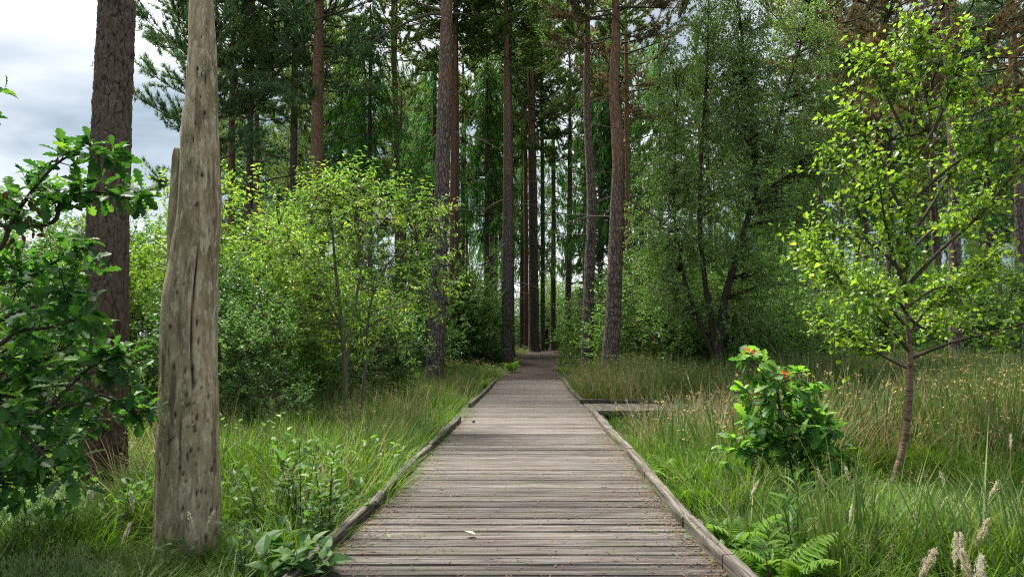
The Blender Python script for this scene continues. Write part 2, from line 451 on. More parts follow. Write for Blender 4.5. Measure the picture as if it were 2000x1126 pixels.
M['sapling'] = leaf_mat('larch_sapling_needles', [(0, (0.044, 0.132, 0.055)), (.6, (0.077, 0.187, 0.077)), (1, (0.132, 0.242, 0.088))], .35, .5, .3)
M['hazel'] = leaf_mat('understorey_leaves', [(0, (0.066, 0.157, 0.041)), (.6, (0.140, 0.268, 0.065)), (1, (0.283, 0.417, 0.092))], .48, .38, .5)
M['bigbirch'] = leaf_mat('old_birch_leaves', [(0, (0.107, 0.202, 0.067)), (.6, (0.200, 0.325, 0.101)), (1, (0.369, 0.493, 0.179))], .48, .36, .55)
M['bush'] = leaf_mat('bright_shrub_leaves', [(0, (0.066, 0.148, 0.029)), (.45, (0.163, 0.286, 0.046)), (.8, (0.296, 0.407, 0.066)), (.95, (0.441, 0.485, 0.098)), (1, (0.650, 0.450, 0.049))], .44, .45, .28)
M['bush_dark'] = leaf_mat('mid_green_shrub_leaves', [(0, (.035, .095, .028)), (.5, (.085, .185, .05)), (.9, (.16, .27, .07)), (1, (.28, .34, .09))], .42, .4, .45)
M['willow'] = leaf_mat('willow_leaves', [(0, (0.055, 0.128, 0.029)), (.5, (0.130, 0.240, 0.043)), (.85, (0.242, 0.369, 0.057)), (1, (0.613, 0.450, 0.051))], .44, .42, .32)
M['birch'] = leaf_mat('birch_sapling_leaves', [(0, (0.068, 0.155, 0.030)), (.45, (0.145, 0.264, 0.037)), (.85, (0.256, 0.367, 0.052)), (1, (0.372, 0.426, 0.069))], .54, .36, .42, (1.4, 1.4, .55), .15)
M['oak'] = leaf_mat('oak_leaves', [(0, (0.026, 0.084, 0.028)), (.5, (0.056, 0.153, 0.035)), (.85, (0.131, 0.278, 0.047)), (1, (0.260, 0.436, 0.070))], .45, .5, .3, (1.5, 1.6, .6), .1)
M['oak_red'] = leaf_mat('young_red_oak_leaves', [(0, (.36, .025, .02)), (1, (.60, .12, .035))], .35, .35, .5, (1.2, 1, 1))
M['dead_leaf'] = leaf_mat('dead_brown_leaves', [(0, (.06, .028, .016)), (1, (.16, .075, .035))], .2, .7, .2, (1, 1, 1))
M['grass'] = leaf_mat('grass_blades', [(0, (0.030, 0.075, 0.012)), (.45, (0.076, 0.151, 0.020)), (.85, (0.146, 0.236, 0.035)), (1, (0.291, 0.266, 0.088))], .46, .5, .22, (1.3, 1.4, .5), .5)
M['rush'] = leaf_mat('rush_stems', [(0, (0.046, 0.094, 0.025)), (.5, (0.091, 0.156, 0.040)), (.85, (0.163, 0.215, 0.063)), (1, (0.312, 0.273, 0.115))], .2, .5, .35)
M['straw'] = leaf_mat('dry_straw', [(0, (.26, .18, .095)), (.6, (.40, .305, .175)), (1, (.52, .43, .28))], .3, .6, .2, (1, 1, .9))
M['tan'] = leaf_mat('rush_flower_heads', [(0, (0.204, 0.120, 0.048)), (.5, (0.396, 0.288, 0.120)), (1, (0.576, 0.480, 0.240))], .2, .7, .2, (1, 1, .8))
M['rush_head'] = leaf_mat('brown_rush_heads', [(0, (.07, .04, .018)), (.6, (.15, .09, .04)), (1, (.26, .18, .08))], .1, .8, .1, (1, 1, .8))
M['plume'] = leaf_mat('pale_grass_seed', [(0, (0.537, 0.443, 0.330)), (.5, (0.750, 0.684, 0.528)), (1, (0.750, 0.750, 0.739))], .35, .7, .15, (1, 1, .95), .35)
M['fern'] = leaf_mat('fern_pinnae', [(0, (0.083, 0.187, 0.030)), (.6, (0.154, 0.286, 0.045)), (1, (0.264, 0.363, 0.060))], .45, .45, .3, (1.3, 1.4, .6))
M['herb'] = leaf_mat('herb_leaves', [(0, (0.047, 0.122, 0.039)), (.6, (0.091, 0.194, 0.052)), (1, (0.208, 0.325, 0.069))], .42, .5, .25)
M['bramble'] = leaf_mat('broad_green_leaves', [(0, (0.040, 0.106, 0.033)), (.5, (0.081, 0.180, 0.044)), (.85, (0.163, 0.288, 0.055)), (1, (0.275, 0.384, 0.066))], .45, .5, .25)
M['heather'] = leaf_mat('heather_shoots', [(0, (0.053, 0.091, 0.033)), (.6, (0.112, 0.168, 0.052)), (1, (0.210, 0.266, 0.091))], .25, .6, .2)
M['heather_pale'] = leaf_mat('pale_heather_shoots', [(0, (0.098, 0.156, 0.065)), (.6, (0.195, 0.273, 0.117)), (1, (0.338, 0.403, 0.195))], .25, .6, .2)
M['moss'] = leaf_mat('lime_moss', [(0, (.10, .18, .025)), (.6, (.18, .28, .04)), (1, (.28, .36, .07))], .35, .6, .2)
M['litter'] = leaf_mat('fallen_needles', [(0, (0.062, 0.028, 0.015)), (.6, (0.118, 0.059, 0.031)), (1, (0.186, 0.118, 0.068))], 0, .8, .2)
M['petal'] = leaf_mat('white_petals', [(0, (.7, .7, .68)), (1, (.8, .8, .78))], .3, .5, .3, (1, 1, 1))
M['twig'] = finish(*nodemat('brown_twig'), (.060, .042, .030), .8)
M['twig_grey'] = finish(*nodemat('grey_green_stem'), (.145, .135, .10), .8)
M['twig_red'] = finish(*nodemat('red_brown_stem'), (.085, .035, .028), .7)
M['limb'] = finish(*nodemat('dark_limb'), (.055, .043, .034), .85)
M['dry_limb'] = finish(*nodemat('dead_pine_limb'), (.105, .080, .064), .85)

def birch_bark():
    m, n, l = nodemat('young_birch_bark')
    at = n.new('ShaderNodeAttribute'); at.attribute_name = 'rnd'
    v = mapping(n, l, (1, 1, 5))
    c = mixc(n, l, noise(n, l, v, 10, 6), (.095, .052, .036), (.32, .21, .15))
    r = ramp(n, [(.60, (0, 0, 0)), (.70, (1, 1, 1))]); l.new(noise(n, l, mapping(n, l, (1, 1, 3.2), loc=(1, 4, 2)), 9, 5, .65), r.inputs['Fac'])
    c = mixc(n, l, mathn(n, l, 'MULTIPLY', r.outputs['Color'], .85), c, (.025, .017, .014))
    c = mixc(n, l, at.outputs['Fac'], (.048, .027, .02), c)
    return finish(m, n, l, c, .7, noise(n, l, v, 22, 5), .5, .008)
M['birch_bark'] = birch_bark()

# ------------------------------------------------------------------ ground, path, sky is the world
rng = np.random.default_rng(7)

def grid_mesh(name, X, Y, Z, mat):
    mb = MB(); ny, nx = X.shape
    i = np.arange(ny - 1)[:, None] * nx; j = np.arange(nx - 1)[None]
    F = np.stack([i + j, i + j + 1, i + nx + j + 1, i + nx + j], -1).reshape(-1, 4)
    mb.add(np.stack([X, Y, Z], -1).reshape(-1, 3), F, 0); return mb.mesh(name, mat)

ys = np.r_[np.linspace(-12, 30, 190), np.linspace(30.5, 110, 110), np.linspace(120, 700, 20)]
us = np.r_[np.linspace(-1, -.12, 70) , np.linspace(-.115, .115, 60), np.linspace(.12, 1, 70)]
us = np.sign(us) * np.abs(us) ** 1.5
X = us[None] * (20 + np.maximum(ys, 0)[:, None] * 1.3); Y = ys[:, None] + 0 * X
o = link('ground', grid_mesh('ground', X, Y, gz(X, Y) - 0.02 * 0, M['ground'])); o['kind'] = 'structure'

py_ = np.linspace(22.9, 62, 120); s_ = np.linspace(-1, 1, 9)
wob = 1.02 + .05 * np.sin(py_ * 1.7) + .05 * np.sin(py_ * .77 + 1)
PX = path_x(py_)[:, None] + s_[None] * wob[:, None]; PY = py_[:, None] + 0 * PX
PZ = np.maximum(gz(PX, PY), gz(path_x(py_), py_)[:, None]) + .012 + .02 * (1 - s_[None] ** 2)
PZ = PZ * 1.0; PZ[py_ < 23.4] = np.minimum(PZ[py_ < 23.4], -.012)
o = link('gravel_path', grid_mesh('gravel_path', PX, PY, PZ, M['gravel'])); o['kind'] = 'structure'

# ------------------------------------------------------------------ boardwalk
board = thing('boardwalk', 'weathered grooved timber boardwalk leading into the forest', 'boardwalk')
del board['category']; board['kind'] = 'structure'

def plank_mesh(name, mat, axis, width=.144, grooves=7):
    prof = [(0, -.028), (0, -.012), (.004, -.003), (.009, 0)]
    pit = width / grooves
    for g in range(grooves):
        c = (g + .5) * pit
        if g: 
            b = g * pit
            prof += [(b - .0045, 0), (b, -.0075), (b + .0045, 0)]
    prof += [(width - .009, 0), (width - .004, -.003), (width, -.012), (width, -.028)]
    prof = np.array(prof); k = len(prof); V = []
    for e in (-.5, .5):
        for a, z in prof: V.append((e, a - width / 2, z) if axis == 0 else (a - width / 2, e, z))
    i = np.arange(k - 1)
    F = np.stack([i, i + k, i + k + 1, i + 1], -1)
    if axis == 1: F = F[:, ::-1]
    F = F[:, ::-1]
    mb = MB(); mb.add(V, F, 0, .5, False)
    me = mb.mesh(name, mat)
    return me

def plain_mesh(name, mat, width=.146):
    prof = np.array([(0, -.028), (0, -.003), (.003, 0), (width - .003, 0), (width, -.003), (width, -.028)]); k = len(prof)
    V = [(e, a - width / 2, z) for e in (-.5, .5) for a, z in prof]; i = np.arange(k - 1)
    mb = MB(); mb.add(V, np.stack([i, i + k, i + k + 1, i + 1], -1)[:, ::-1], 0, .5, False); return mb.mesh(name, mat)
pmf = plain_mesh('plank', M['plank'])
pm = plank_mesh('plank', M['plank'], 0); pmb = plank_mesh('plank_branch', M['plank_b'], 1)
y = 1.2; r2 = random.Random(3)
while y < DECK_END:
    xl, xr = float(wl_x(y)) - .16, float(wr_x(y)) + .16
    if BR0 - .1 < y < BR1 + .1: xr = float(wr_x(y)) + .02
    o = link('plank', pm if y < 9.5 else pmf, board, (.5 * (xl + xr) + r2.uniform(-.012, .012), y, r2.uniform(-.007, .003) * (1 if y < 9 else .45)))
    o.scale = (xr - xl, 1, 1); o.rotation_euler = (r2.uniform(-.012, .012), r2.uniform(-.0012, .0012), r2.uniform(-.0025, .0025))
    y += .144 + r2.choice((.014, .016, .019, .023, .028, .036)) * (1.0 if y < 7 else .62 if y < 9.5 else .26)
x = float(wr_x(13)) + .11
while x < 11.0:
    o = link('plank', pmb, board, (x, .5 * (BR0 + BR1), r2.uniform(-.004, .003)))
    o.scale = (1, BR1 - BR0 + .2, 1); o.rotation_euler = (r2.uniform(-.001, .001), r2.uniform(-.012, .012), 0)
    x += .144 + r2.choice((.004, .006, .009))

def beam(name, p, q, w, h, side, mat=None, cham=.008, z=0.0):
    """A square timber from p to q (its inner edge), lying on level z, thickness w towards side."""
    p, q = np.array((*p, z), float), np.array((*q, z), float)
    d = norm(q - p); s = np.array((-d[1], d[0], 0)) * side; up = np.array((0, 0, 1.0))
    prof = [(0, 0), (0, h - cham), (cham, h), (w - cham, h), (w, h - cham), (w, 0)]
    n = 5; V = []
    for t in np.linspace(0, 1, n):
        wv = math.sin(t * 3.1 + p[1]) * .006
        for a, b in prof: V.append((p + (q - p) * t) + s * (a + wv) + up * (b + .004 * math.sin(5 * t + p[1])))
    k = len(prof); F = []
    for i in range(n - 1):
        for j in range(k):
            F.append((i * k + j, i * k + (j + 1) % k, (i + 1) * k + (j + 1) % k, (i + 1) * k + j))
    mb = MB(); V = np.array(V); c = .5 * (p + q); c[2] = z
    mb.add(V - c, F if side < 0 else np.array(F)[:, ::-1], 0, .5, False)
    e0 = np.array([[0, 1, 2, 3, 4, 5]]); e1 = np.array([[k * (n - 1) + j for j in range(k)]])
    mb.add(V[:k] - c, e0 if side > 0 else e0[:, ::-1], 0, .5, False); mb.add(V[-k:] - c, e0[:, ::-1] if side > 0 else e0, 0, .5, False)
    return mb.mesh(name, mat or M['kerb']), c

def kerb_run(pts, side, joints, w):
    for (a, b) in joints:
        p, q = np.array(pts(a)), np.array(pts(b)); d = norm(q - p) * .004
        me, c = beam('kerb_rail', p + d, q - d, w, .078, side)
        link('kerb_rail', me, board, c)
LB = [.2] + [float(v) for v in WL[[1, 3, 5, 6, 8], 1]]
kerb_run(lambda t: (float(wl_x(t)), t), 1, list(zip(LB[:-1], LB[1:])) + [(float(WL[9, 1]) + .5, float(WL[11, 1])), (float(WL[11, 1]), 23.1)], .060)
RB = [.2] + [float(v) for v in WR[[1, 3, 5, 6, 8], 1]] + [BR0 - .02]
kerb_run(lambda t: (float(wr_x(t)), t), -1, list(zip(RB[:-1], RB[1:])) + [(BR1 + .1, float(WR[12, 1])), (float(WR[12, 1]), 23.1)], .078)
for yy, sd_ in ((BR1, 1), (BR0, -1)):
    x0 = float(wr_x(yy)) + (.0 if sd_ > 0 else .10)
    for a, b in ((x0, 3.6), (3.604, 6.4), (6.404, 11)):
        me, c = beam('kerb_rail', (a, yy), (b, yy), .10, .078, sd_)
        link('kerb_rail', me, board, c)
for off in (-.75, 0, .75):
    p = (float(.5 * (wl_x(2.) + wr_x(2.))) + off, 1.2); q = (float(.5 * (wl_x(23.) + wr_x(23.))) + off, 23.1)
    me, c = beam('bearer', p, q, .07, .12, 1, M['bearer'], z=-.155); link('bearer', me, board, c)
for yy in (12.3, 13.9):
    me, c = beam('bearer', (float(wr_x(yy)) + .1, yy), (10.9, yy), .07, .12, 1, M['bearer'], z=-.155); link('bearer', me, board, c)

# ------------------------------------------------------------------ trees: shared crown makers
def tufts(mb, C, D, rng, n, ln, wd, mat, spread=.9, rnd=None, lift=.25):
    """Needle clusters: n thin blades fanning forward from every point C along D."""
    N = len(C)
    d = norm(D[:, None] + rng.normal(0, spread, (N, n, 3)) * .75 + np.array((0, 0, lift))).reshape(-1, 3)
    b = np.repeat(C, n, 0) + rng.normal(0, .02, (N * n, 3))
    s = norm(np.cross(d, rng.normal(0, 1, (N * n, 3)))) * (wd / 2)
    L = ln * rng.uniform(.65, 1.2, (N * n, 1))
    V = np.stack([b - s, b + s, b + d * L], 1).reshape(-1, 3)
    r = np.full(N, .5) if rnd is None else rnd
    r = np.clip(np.repeat(r, n) + rng.normal(0, .12, N * n), 0, 1)
    mb.add(V, np.arange(N * n * 3).reshape(-1, 3), mat, np.repeat(r, 3), smooth=False)

def conifer_crown(name, seed, H, R, nb, needle, mats, kind='pine', ntw=11, ntuft=6, nneed=8, ln=.11, wd=.020):
    """Crown whose own origin is at the lowest bough; mats = (needles, limb)."""
    rng = np.random.default_rng(seed); mb = MB(); C, D, RN = [], [], []
    for b in range(nb):
        f = (b + rng.uniform(0, 1)) / nb; z = H * f ** .9
        az = b * 2.4 + rng.normal(0, .4)
        if kind == 'pine':
            L = R * (.55 + .6 * math.sin(math.pi * min(1, f * .85 + .12))) * rng.uniform(.72, 1.1) * (1 - .5 * f ** 3); el = -.12 + .75 * f + rng.normal(0, .18); cur = .35
        elif kind == 'larch':
            L = R * (1.05 - .88 * f) * rng.uniform(.7, 1.15); el = -.15 + .5 * f + rng.normal(0, .1); cur = -.25
        else:
            L = R * (1.03 - .93 * f) * rng.uniform(.75, 1.1); el = -.22 + .6 * f + rng.normal(0, .07); cur = .12
        t = np.linspace(0, 1, 7)[:, None]
        h = np.array((math.cos(az), math.sin(az), 0)); side = np.array((-h[1], h[0], 0))
        p = np.array((0, 0, z)) + h * L * math.cos(el) * t + np.array((0, 0, 1)) * (L * math.sin(el) * t + cur * L * t ** 2 * .6) + side * L * .16 * np.sin(t * 3 + b)
        r0 = max(.012, .016 * L); tube(mb, p, np.linspace(r0, .006, 7), 4, 1, cap=False)
        m = max(3, int(ntw * L / R))
        if kind == 'pine': tt = rng.uniform(.22, 1, m) ** .8
        else: tt = rng.uniform(.08, 1, int(m * 1.5))
        for q in tt:
            k = min(int(q * 6), 5); fr = q * 6 - k
            o0 = p[k] * (1 - fr) + p[k + 1] * fr; dd = norm(p[k + 1] - p[k])
            sgn = rng.choice((-1, 1))
            if kind == 'pine':
                td = norm(dd * rng.uniform(.4, 1) + side * sgn * rng.uniform(.2, .9) + np.array((0, 0, rng.uniform(-.15, .65)))); tl = rng.uniform(.35, .85) * (.5 + .28 * R)
            elif kind == 'larch':
                td = norm(dd * .35 + side * sgn * rng.uniform(.1, .6) + np.array((0, 0, -rng.uniform(.5, 1.5)))); tl = rng.uniform(.4, 1.0)
            else:
                td = norm(dd * .8 + side * sgn * rng.uniform(.3, .9) + np.array((0, 0, -rng.uniform(.05, .55)))); tl = rng.uniform(.3, .75) * (1.1 - .5 * q)
            e = o0 + td * tl
            twigs(mb, [o0], [e], .007, .003, 1, -.04)
            g = np.linspace(.2 if kind != 'pine' else .35, 1, ntuft)[:, None] + rng.normal(0, .06, (ntuft, 1))
            C.append(o0 + (e - o0) * g); D.append(np.repeat(td[None], ntuft, 0)); RN.append(np.full(ntuft, np.clip(.45 + rng.normal(0, .2) + .18 * (q - .6), 0, 1)))
    C, D, RN = np.concatenate(C), np.concatenate(D), np.concatenate(RN)
    tufts(mb, C, D, rng, nneed, ln, wd, 0, .9 if kind == 'pine' else .6, RN, .25 if kind == 'pine' else -.1)
    tube(mb, np.array([(0, 0, -.1), (.05, .02, H * .5), (0, 0, H)]), (.07, .05, .02), 6, 1)
    return mb.mesh(name, list(mats))

def broad_mesh(name, seed, blobs, leaf, leafw, kind, mats, per=14, sp=.45, droop=.3, stems=None, gap=.35, r_tw=.005, tw=.5, ret=False):
    """Leafy crown: sprays of leaves on twigs filling the given blobs (cx,cy,cz,rx,ry,rz,n); stems = limb polylines the twigs join."""
    rng = np.random.default_rng(seed); mb = MB(); allb = []
    anchor = np.concatenate([s[0] for s in stems]) if stems else None
    for (cx, cy, cz, rx, ry, rz, n) in blobs:
        k = int(n * 1.8)
        d = norm(rng.normal(0, 1, (k, 3))); rr = rng.uniform(0, 1, (k, 1)) ** (1 / 2.6)
        c = np.array((cx, cy, cz)) + d * rr * np.array((rx, ry, rz))
        nn = np.sin(c[:, 0] * 2.9 + seed) + np.sin(c[:, 1] * 3.1 + 1.7 * seed) + np.sin(c[:, 2] * 3.7 + c[:, 0] * 1.3)
        c = c[np.argsort(-(nn + rng.normal(0, 1 / max(gap, .05) * .5, k)))][:n]; d = norm(c - np.array((cx, cy, cz - rz * .4)))
        allb.append((c, d))
    c = np.concatenate([a for a, _ in allb]); d = np.concatenate([b for _, b in allb]); n = len(c)
    d = norm(d + rng.normal(0, .45, (n, 3)) + np.array((0, 0, -droop))); L = sp * rng.uniform(.6, 1.3, (n, 1))
    e = c + d * L
    if tw > 0: twigs(mb, c, e, r_tw, r_tw * .4, 1, .06, rng)
    if anchor is not None and tw > 0:
        sel = np.where(rng.uniform(0, 1, n) < tw)[0]
        low = anchor[None, :, :] - c[sel][:, None, :]
        dist = np.linalg.norm(low, axis=2) + np.where(low[:, :, 2] > .1, 1.0, 0) * 2; kk = np.argmin(dist, 1)
        twigs(mb, anchor[kk], c[sel], r_tw * 1.8, r_tw, 1, -.05, rng)
    if stems:
        for pts, ra in stems: tube(mb, pts, ra, 7, 2 if mats and len(mats) > 2 else 1)
    t = (np.arange(per) + .6) / per
    base = (c[:, None] + (e - c)[:, None] * t[None, :, None]) + np.array((0, 0, -.06)) * np.sin(t * 3.14)[None, :, None] * L[:, None]
    base = base.reshape(-1, 3) + rng.normal(0, leaf * .25, (n * per, 3))
    sd_ = norm(np.cross(d, np.array((0, 0, 1.0)) + rng.normal(0, .3, (n, 3))))
    alt = np.where(np.arange(per) % 2 == 0, 1, -1)[None, :, None]
    ld = norm(d[:, None] * .5 + sd_[:, None] * alt * .9 + rng.normal(0, .35, (n, per, 3)) + np.array((0, 0, -droop * .8))).reshape(-1, 3)
    up = np.array((0, 0, 1.0)) + rng.normal(0, .5, (n * per, 3))
    size = rng.uniform(.65, 1.15, n * per)
    cl = np.repeat(np.clip(rng.normal(.45, .16, n), 0, 1), per); rn = np.clip(cl + rng.normal(0, .25, n * per), 0, .97)
    rn[rng.uniform(0, 1, n * per) < .012] = 1.0
    if ret: return mb, (base, ld, up, leaf * size, leafw * size, rn)
    leaves(mb, kind, base, ld, up, leaf * size, leafw * size, 0, rn)
    return mb.mesh(name, list(mats))

PK = dict(ntw=20, ntuft=8, nneed=12, ln=.16, wd=.026)
PC = [conifer_crown('crown', 11, 9.0, 2.7, 56, .1, (M['pine'], M['limb']), **PK),
      conifer_crown('crown', 12, 8.0, 2.3, 50, .1, (M['pine'], M['limb']), **PK),
      conifer_crown('crown', 13, 10.0, 3.1, 62, .1, (M['pine'], M['limb']), **PK),
      conifer_crown('crown', 14, 9.0, 2.6, 56, .1, (M['pine_blue'], M['limb']), **PK),
      conifer_crown('crown', 15, 9.0, 2.9, 52, .1, (M['pine_brown'], M['limb']), **PK)]
LC = [conifer_crown('crown', 21, 12.0, 2.4, 84, .1, (M['larch'], M['limb']), 'larch', 15, 9, 8, .12, .024),
      conifer_crown('crown', 22, 11.0, 2.8, 80, .1, (M['larch'], M['limb']), 'larch', 16, 9, 8, .12, .024)]
SC = [conifer_crown('crown', 31, 13.0, 2.4, 100, .1, (M['spruce'], M['limb']), 'spruce', 13, 8, 9, .12, .026)]

def dead_branch_mesh(seed, L):
    r = np.random.default_rng(seed); mb = MB(); k = 7; t = np.linspace(0, 1, k)
    up = r.uniform(-.25, .3)
    p = np.stack([L * t, .12 * L * np.sin(t * r.uniform(2, 4)), L * (up * t - .22 * t ** 2 * r.choice((-1, 1)))], 1)
    tube(mb, p, np.linspace(.026, .006, k) * (.6 + .3 * L), 5, 0)
    for _ in range(4):
        i = r.integers(2, k - 1); q = p[i] + np.array((r.uniform(.1, .45), r.choice((-1, 1)) * r.uniform(.1, .4), r.uniform(-.15, .3))) * L * .7
        twigs(mb, [p[i]], [q], .008, .003, 0, .05, r)
    return mb.mesh('dead_branch', M['dry_limb'])
DB = [dead_branch_mesh(40 + i, l) for i, l in enumerate((.35, .7, 1.1, 1.6, 2.1, .5))]

def trunk_mesh(pts, rad, mat, sides=20, n=70, knots=8, seed=1):
    r = np.random.default_rng(seed)
    p = curve(np.array(pts), n); ra = np.interp(np.linspace(0, 1, n), np.linspace(0, 1, len(rad)), rad)
    hgt = p[:, 2] - p[0, 2]; ra = ra * (1 + .42 * np.exp(-hgt / .22))
    a = np.arange(sides) / sides
    nx = max(3, int(sides / 3))
    disp = (vnoise(np.broadcast_to(a * nx, (n, sides)), np.broadcast_to(hgt[:, None] * 3.2, (n, sides)), nx, seed) - .5) * ra[:, None] * .16
    disp = disp + (np.cos(2 * np.pi * a * 5 + seed)[None] * np.exp(-hgt / .3)[:, None]) * ra[:, None] * .1
    mb = MB(); tube(mb, p, ra, sides, 0, .5, disp)
    return mb.mesh('trunk', mat), p, ra

NTREE = [0]
def pine(name, label, cat, pix, d, H, crown, crown_px, bark, dead=8, group=None, cs=1.0, seed=None, fill=True, cr=1.0, dz=(2.5, 9)):
    """A tree whose trunk runs through the pixels pix = [(x, y, width), ...] at distance d; crown_px is the row where its live crown starts."""
    NTREE[0] += 1; sd_ = seed or NTREE[0] * 7
    r = np.random.default_rng(sd_)
    q = np.array([P(x, yv, d) for x, yv, w in pix]); rad = [w * d / FPX / 2 for _, _, w in pix]
    gx = q[0, 0] - (q[1, 0] - q[0, 0]) / (q[1, 2] - q[0, 2]) * (q[0, 2] - float(gz(q[0, 0], d)))
    base = np.array((gx, d, float(gz(gx, d)) - .06))
    if q[0, 2] - base[2] > .2: q = np.vstack([base, q]); rad = [rad[0] * 1.04] + rad
    else: q[0] = base
    top = q[-1]; dirn = norm(q[-1] - q[-2]); add = base[2] + H - top[2]
    if add > .5:
        q = np.vstack([q, top + np.array((dirn[0] * .4, 0, 1)) * add]); rad = rad + [max(.03, rad[-1] * .3)]
    loc = q - base
    me, pl, pr = trunk_mesh(loc, rad, bark, 20 if d < 25 else 14, 80, seed=sd_)
    t = thing(name, label, cat, base, group)
    link('trunk', me, t)
    if crown is not None:
        zc = P(0, crown_px, d)[2] - base[2]
        i = int(np.argmin(np.abs(pl[:, 2] - zc)))
        c = link('crown', crown, t, pl[i]); s = (H - zc) / (max(v.co.z for v in crown.vertices) if False else CH[crown.name])
        c.scale = (cr, cr, s * cs); c.rotation_euler = (0, 0, r.uniform(0, 6.28))
    for k in range(dead):
        z = r.uniform(*dz)
        i = int(np.argmin(np.abs(pl[:, 2] - z))); az = r.choice((0, math.pi)) + r.normal(0, .7)
        m = DB[r.integers(0, len(DB))]
        b = link('dead_branch', m, t, pl[i] + np.array((math.cos(az), math.sin(az), 0)) * pr[i] * .55); b.rotation_euler = (r.normal(0, .3), r.normal(-.05, .25), az); b.scale = (r.uniform(.7, 1.15),) * 3
    return t, base, pl
CH = {}
for m_, h_ in ((PC, (9, 8, 10, 9, 9)), (LC, (12, 11)), (SC, (13,))):
    for me_, hh in zip(m_, h_): CH[me_.name] = hh

PINE = 'pine_tree'
tA, bA, plA = pine(PINE, 'tall grey-barked pine left of the boardwalk end with the low bare limb reaching left', 'pine tree',
     [(849, 724, 34), (857, 560, 31), (862, 400, 30), (868, 200, 27), (873, 0, 24)], 20, 19, PC[0], -95, M['bark_a'], 7)
for pxs, w in (([(868, 26), (838, 20), (800, 24), (760, 36), (715, 52)], .055), ([(868, 22), (846, 8), (826, -6), (800, -20)], .05), ([(872, 28), (905, 20), (935, 24)], .03)):
    lp = np.array([P(a, b, 20) + np.array((0, .25 * i, 0)) for i, (a, b) in enumerate(pxs)]) - bA
    mb = MB(); tube(mb, curve(lp, 14), np.linspace(w, w * .35, 14), 7); link('limb', mb.mesh('limb', M['dry_limb']), tA)
pine(PINE, 'slim reddish pine half hidden behind the grey pine left of the boardwalk end', 'pine tree',
     [(880, 690, 11), (884, 400, 11), (888, 100, 10)], 30, 20, PC[1], 60, M['bark_red'], 6)
pine(PINE, 'straight grey pine at the left edge of the gravel path start', 'pine tree',
     [(990, 697, 22), (991, 480, 21), (991, 250, 16), (989, 100, 12)], 31, 20, PC[0], 130, M['bark_a'], 9)
pine(PINE, 'thin pine trunk showing just right behind the grey pine at the path edge', 'pine tree',
     [(1000, 690, 11), (999, 480, 10), (997, 250, 9)], 34, 19, PC[1], 120, M['bark_c'], 4)
pine(PINE, 'thick dark pine standing where the gravel path disappears', 'pine tree',
     [(1043, 682, 21), (1041, 420, 18), (1038, 200, 14), (1036, 120, 12)], 41, 23, PC[2], 320, M['bark_c'], 9)
pine(PINE, 'narrow red-barked pine close beside the dark pine at the path end on its left', 'pine tree',
     [(1028, 680, 10), (1027, 420, 9), (1025, 200, 8)], 45, 21, PC[1], 260, M['bark_red'], 4)
pine(PINE, 'narrow dark pine close beside the dark pine at the path end on its right', 'pine tree',
     [(1060, 680, 9), (1060, 420, 8), (1058, 200, 7)], 46, 22, PC[0], 260, M['bark_c'], 4)
pine(PINE, 'slender dark pine at the right edge of the path end', 'pine tree',
     [(1108, 682, 14), (1112, 450, 11), (1113, 330, 9)], 43, 20, PC[1], 330, M['bark_c'], 8)
pine(PINE, 'grey slim pine just right of the path beside the stout orange pine', 'pine tree',
     [(1146, 712, 25), (1150, 560, 22), (1155, 400, 18), (1146, 200, 14), (1148, 0, 10)], 22, 19, PC[1], 100, M['bark_a'], 10)
pine(PINE, 'stout pine with orange kinked upper trunk right of the path', 'pine tree',
     [(1191, 730, 35), (1200, 560, 30), (1205, 400, 26), (1207, 290, 24), (1199, 182, 20), (1202, 80, 17), (1203, 0, 15)], 18, 18, PC[4], 85, M['bark_b'], 14, dz=(2.2, 8.2), cr=.8)
pine(PINE, 'orange flaking pine rising behind the bright willow bush', 'pine tree',
     [(612, 640, 25), (615, 500, 24), (618, 350, 24), (621, 150, 21), (624, 0, 17)], 23, 20, PC[3], 190, M['bark_b'], 9)
pine(PINE, 'dark slim pine left of the orange pine behind the willow', 'pine tree',
     [(572, 600, 15), (573, 350, 14), (576, 120, 12), (578, 0, 10)], 27, 20, PC[0], 210, M['bark_c'], 8)
pine(PINE, 'dark thin pine right of the orange-brown one near the dead trunk', 'pine tree',
     [(487, 600, 15), (487, 400, 14), (490, 200, 11)], 27, 19, PC[3], 250, M['bark_c'], 7)
pine(PINE, 'orange-brown pine trunk first right of the bare dead trunk', 'pine tree',
     [(452, 600, 14), (452, 370, 13), (454, 140, 11)], 29, 20, PC[3], 190, M['bark_red'], 6)
pine(PINE, 'bluish pine whose ragged boughs stand out against open sky', 'pine tree',
     [(398, 600, 15), (398, 300, 13), (400, 100, 10)], 25, 21, PC[3], 330, M['bark_b'], 2, cr=.95)
pine(PINE, 'thin pine in the bright gap between the willow top and the grey pine', 'pine tree',
     [(778, 600, 14), (776, 380, 12), (772, 200, 11), (768, 60, 9)], 30, 20, PC[1], 170, M['bark_c'], 7)
pine(PINE, 'thin orange pine behind the stout kinked pine', 'pine tree',
     [(1226, 620, 13), (1226, 400, 11), (1224, 200, 9)], 31, 20, PC[4], 230, M['bark_red'], 6, cr=.9)
pine(PINE, 'dark pine trunk between the old birch and the birch sapling', 'pine tree',
     [(1596, 700, 17), (1597, 450, 15), (1600, 300, 13)], 26, 20, PC[4], 260, M['bark_c'], 5, cr=.8)
pine(PINE, 'narrow pine trunk just left behind the birch sapling', 'pine tree',
     [(1645, 700, 11), (1643, 420, 9), (1643, 250, 8)], 30, 18, PC[0], 230, M['bark_c'], 5, cr=.8)
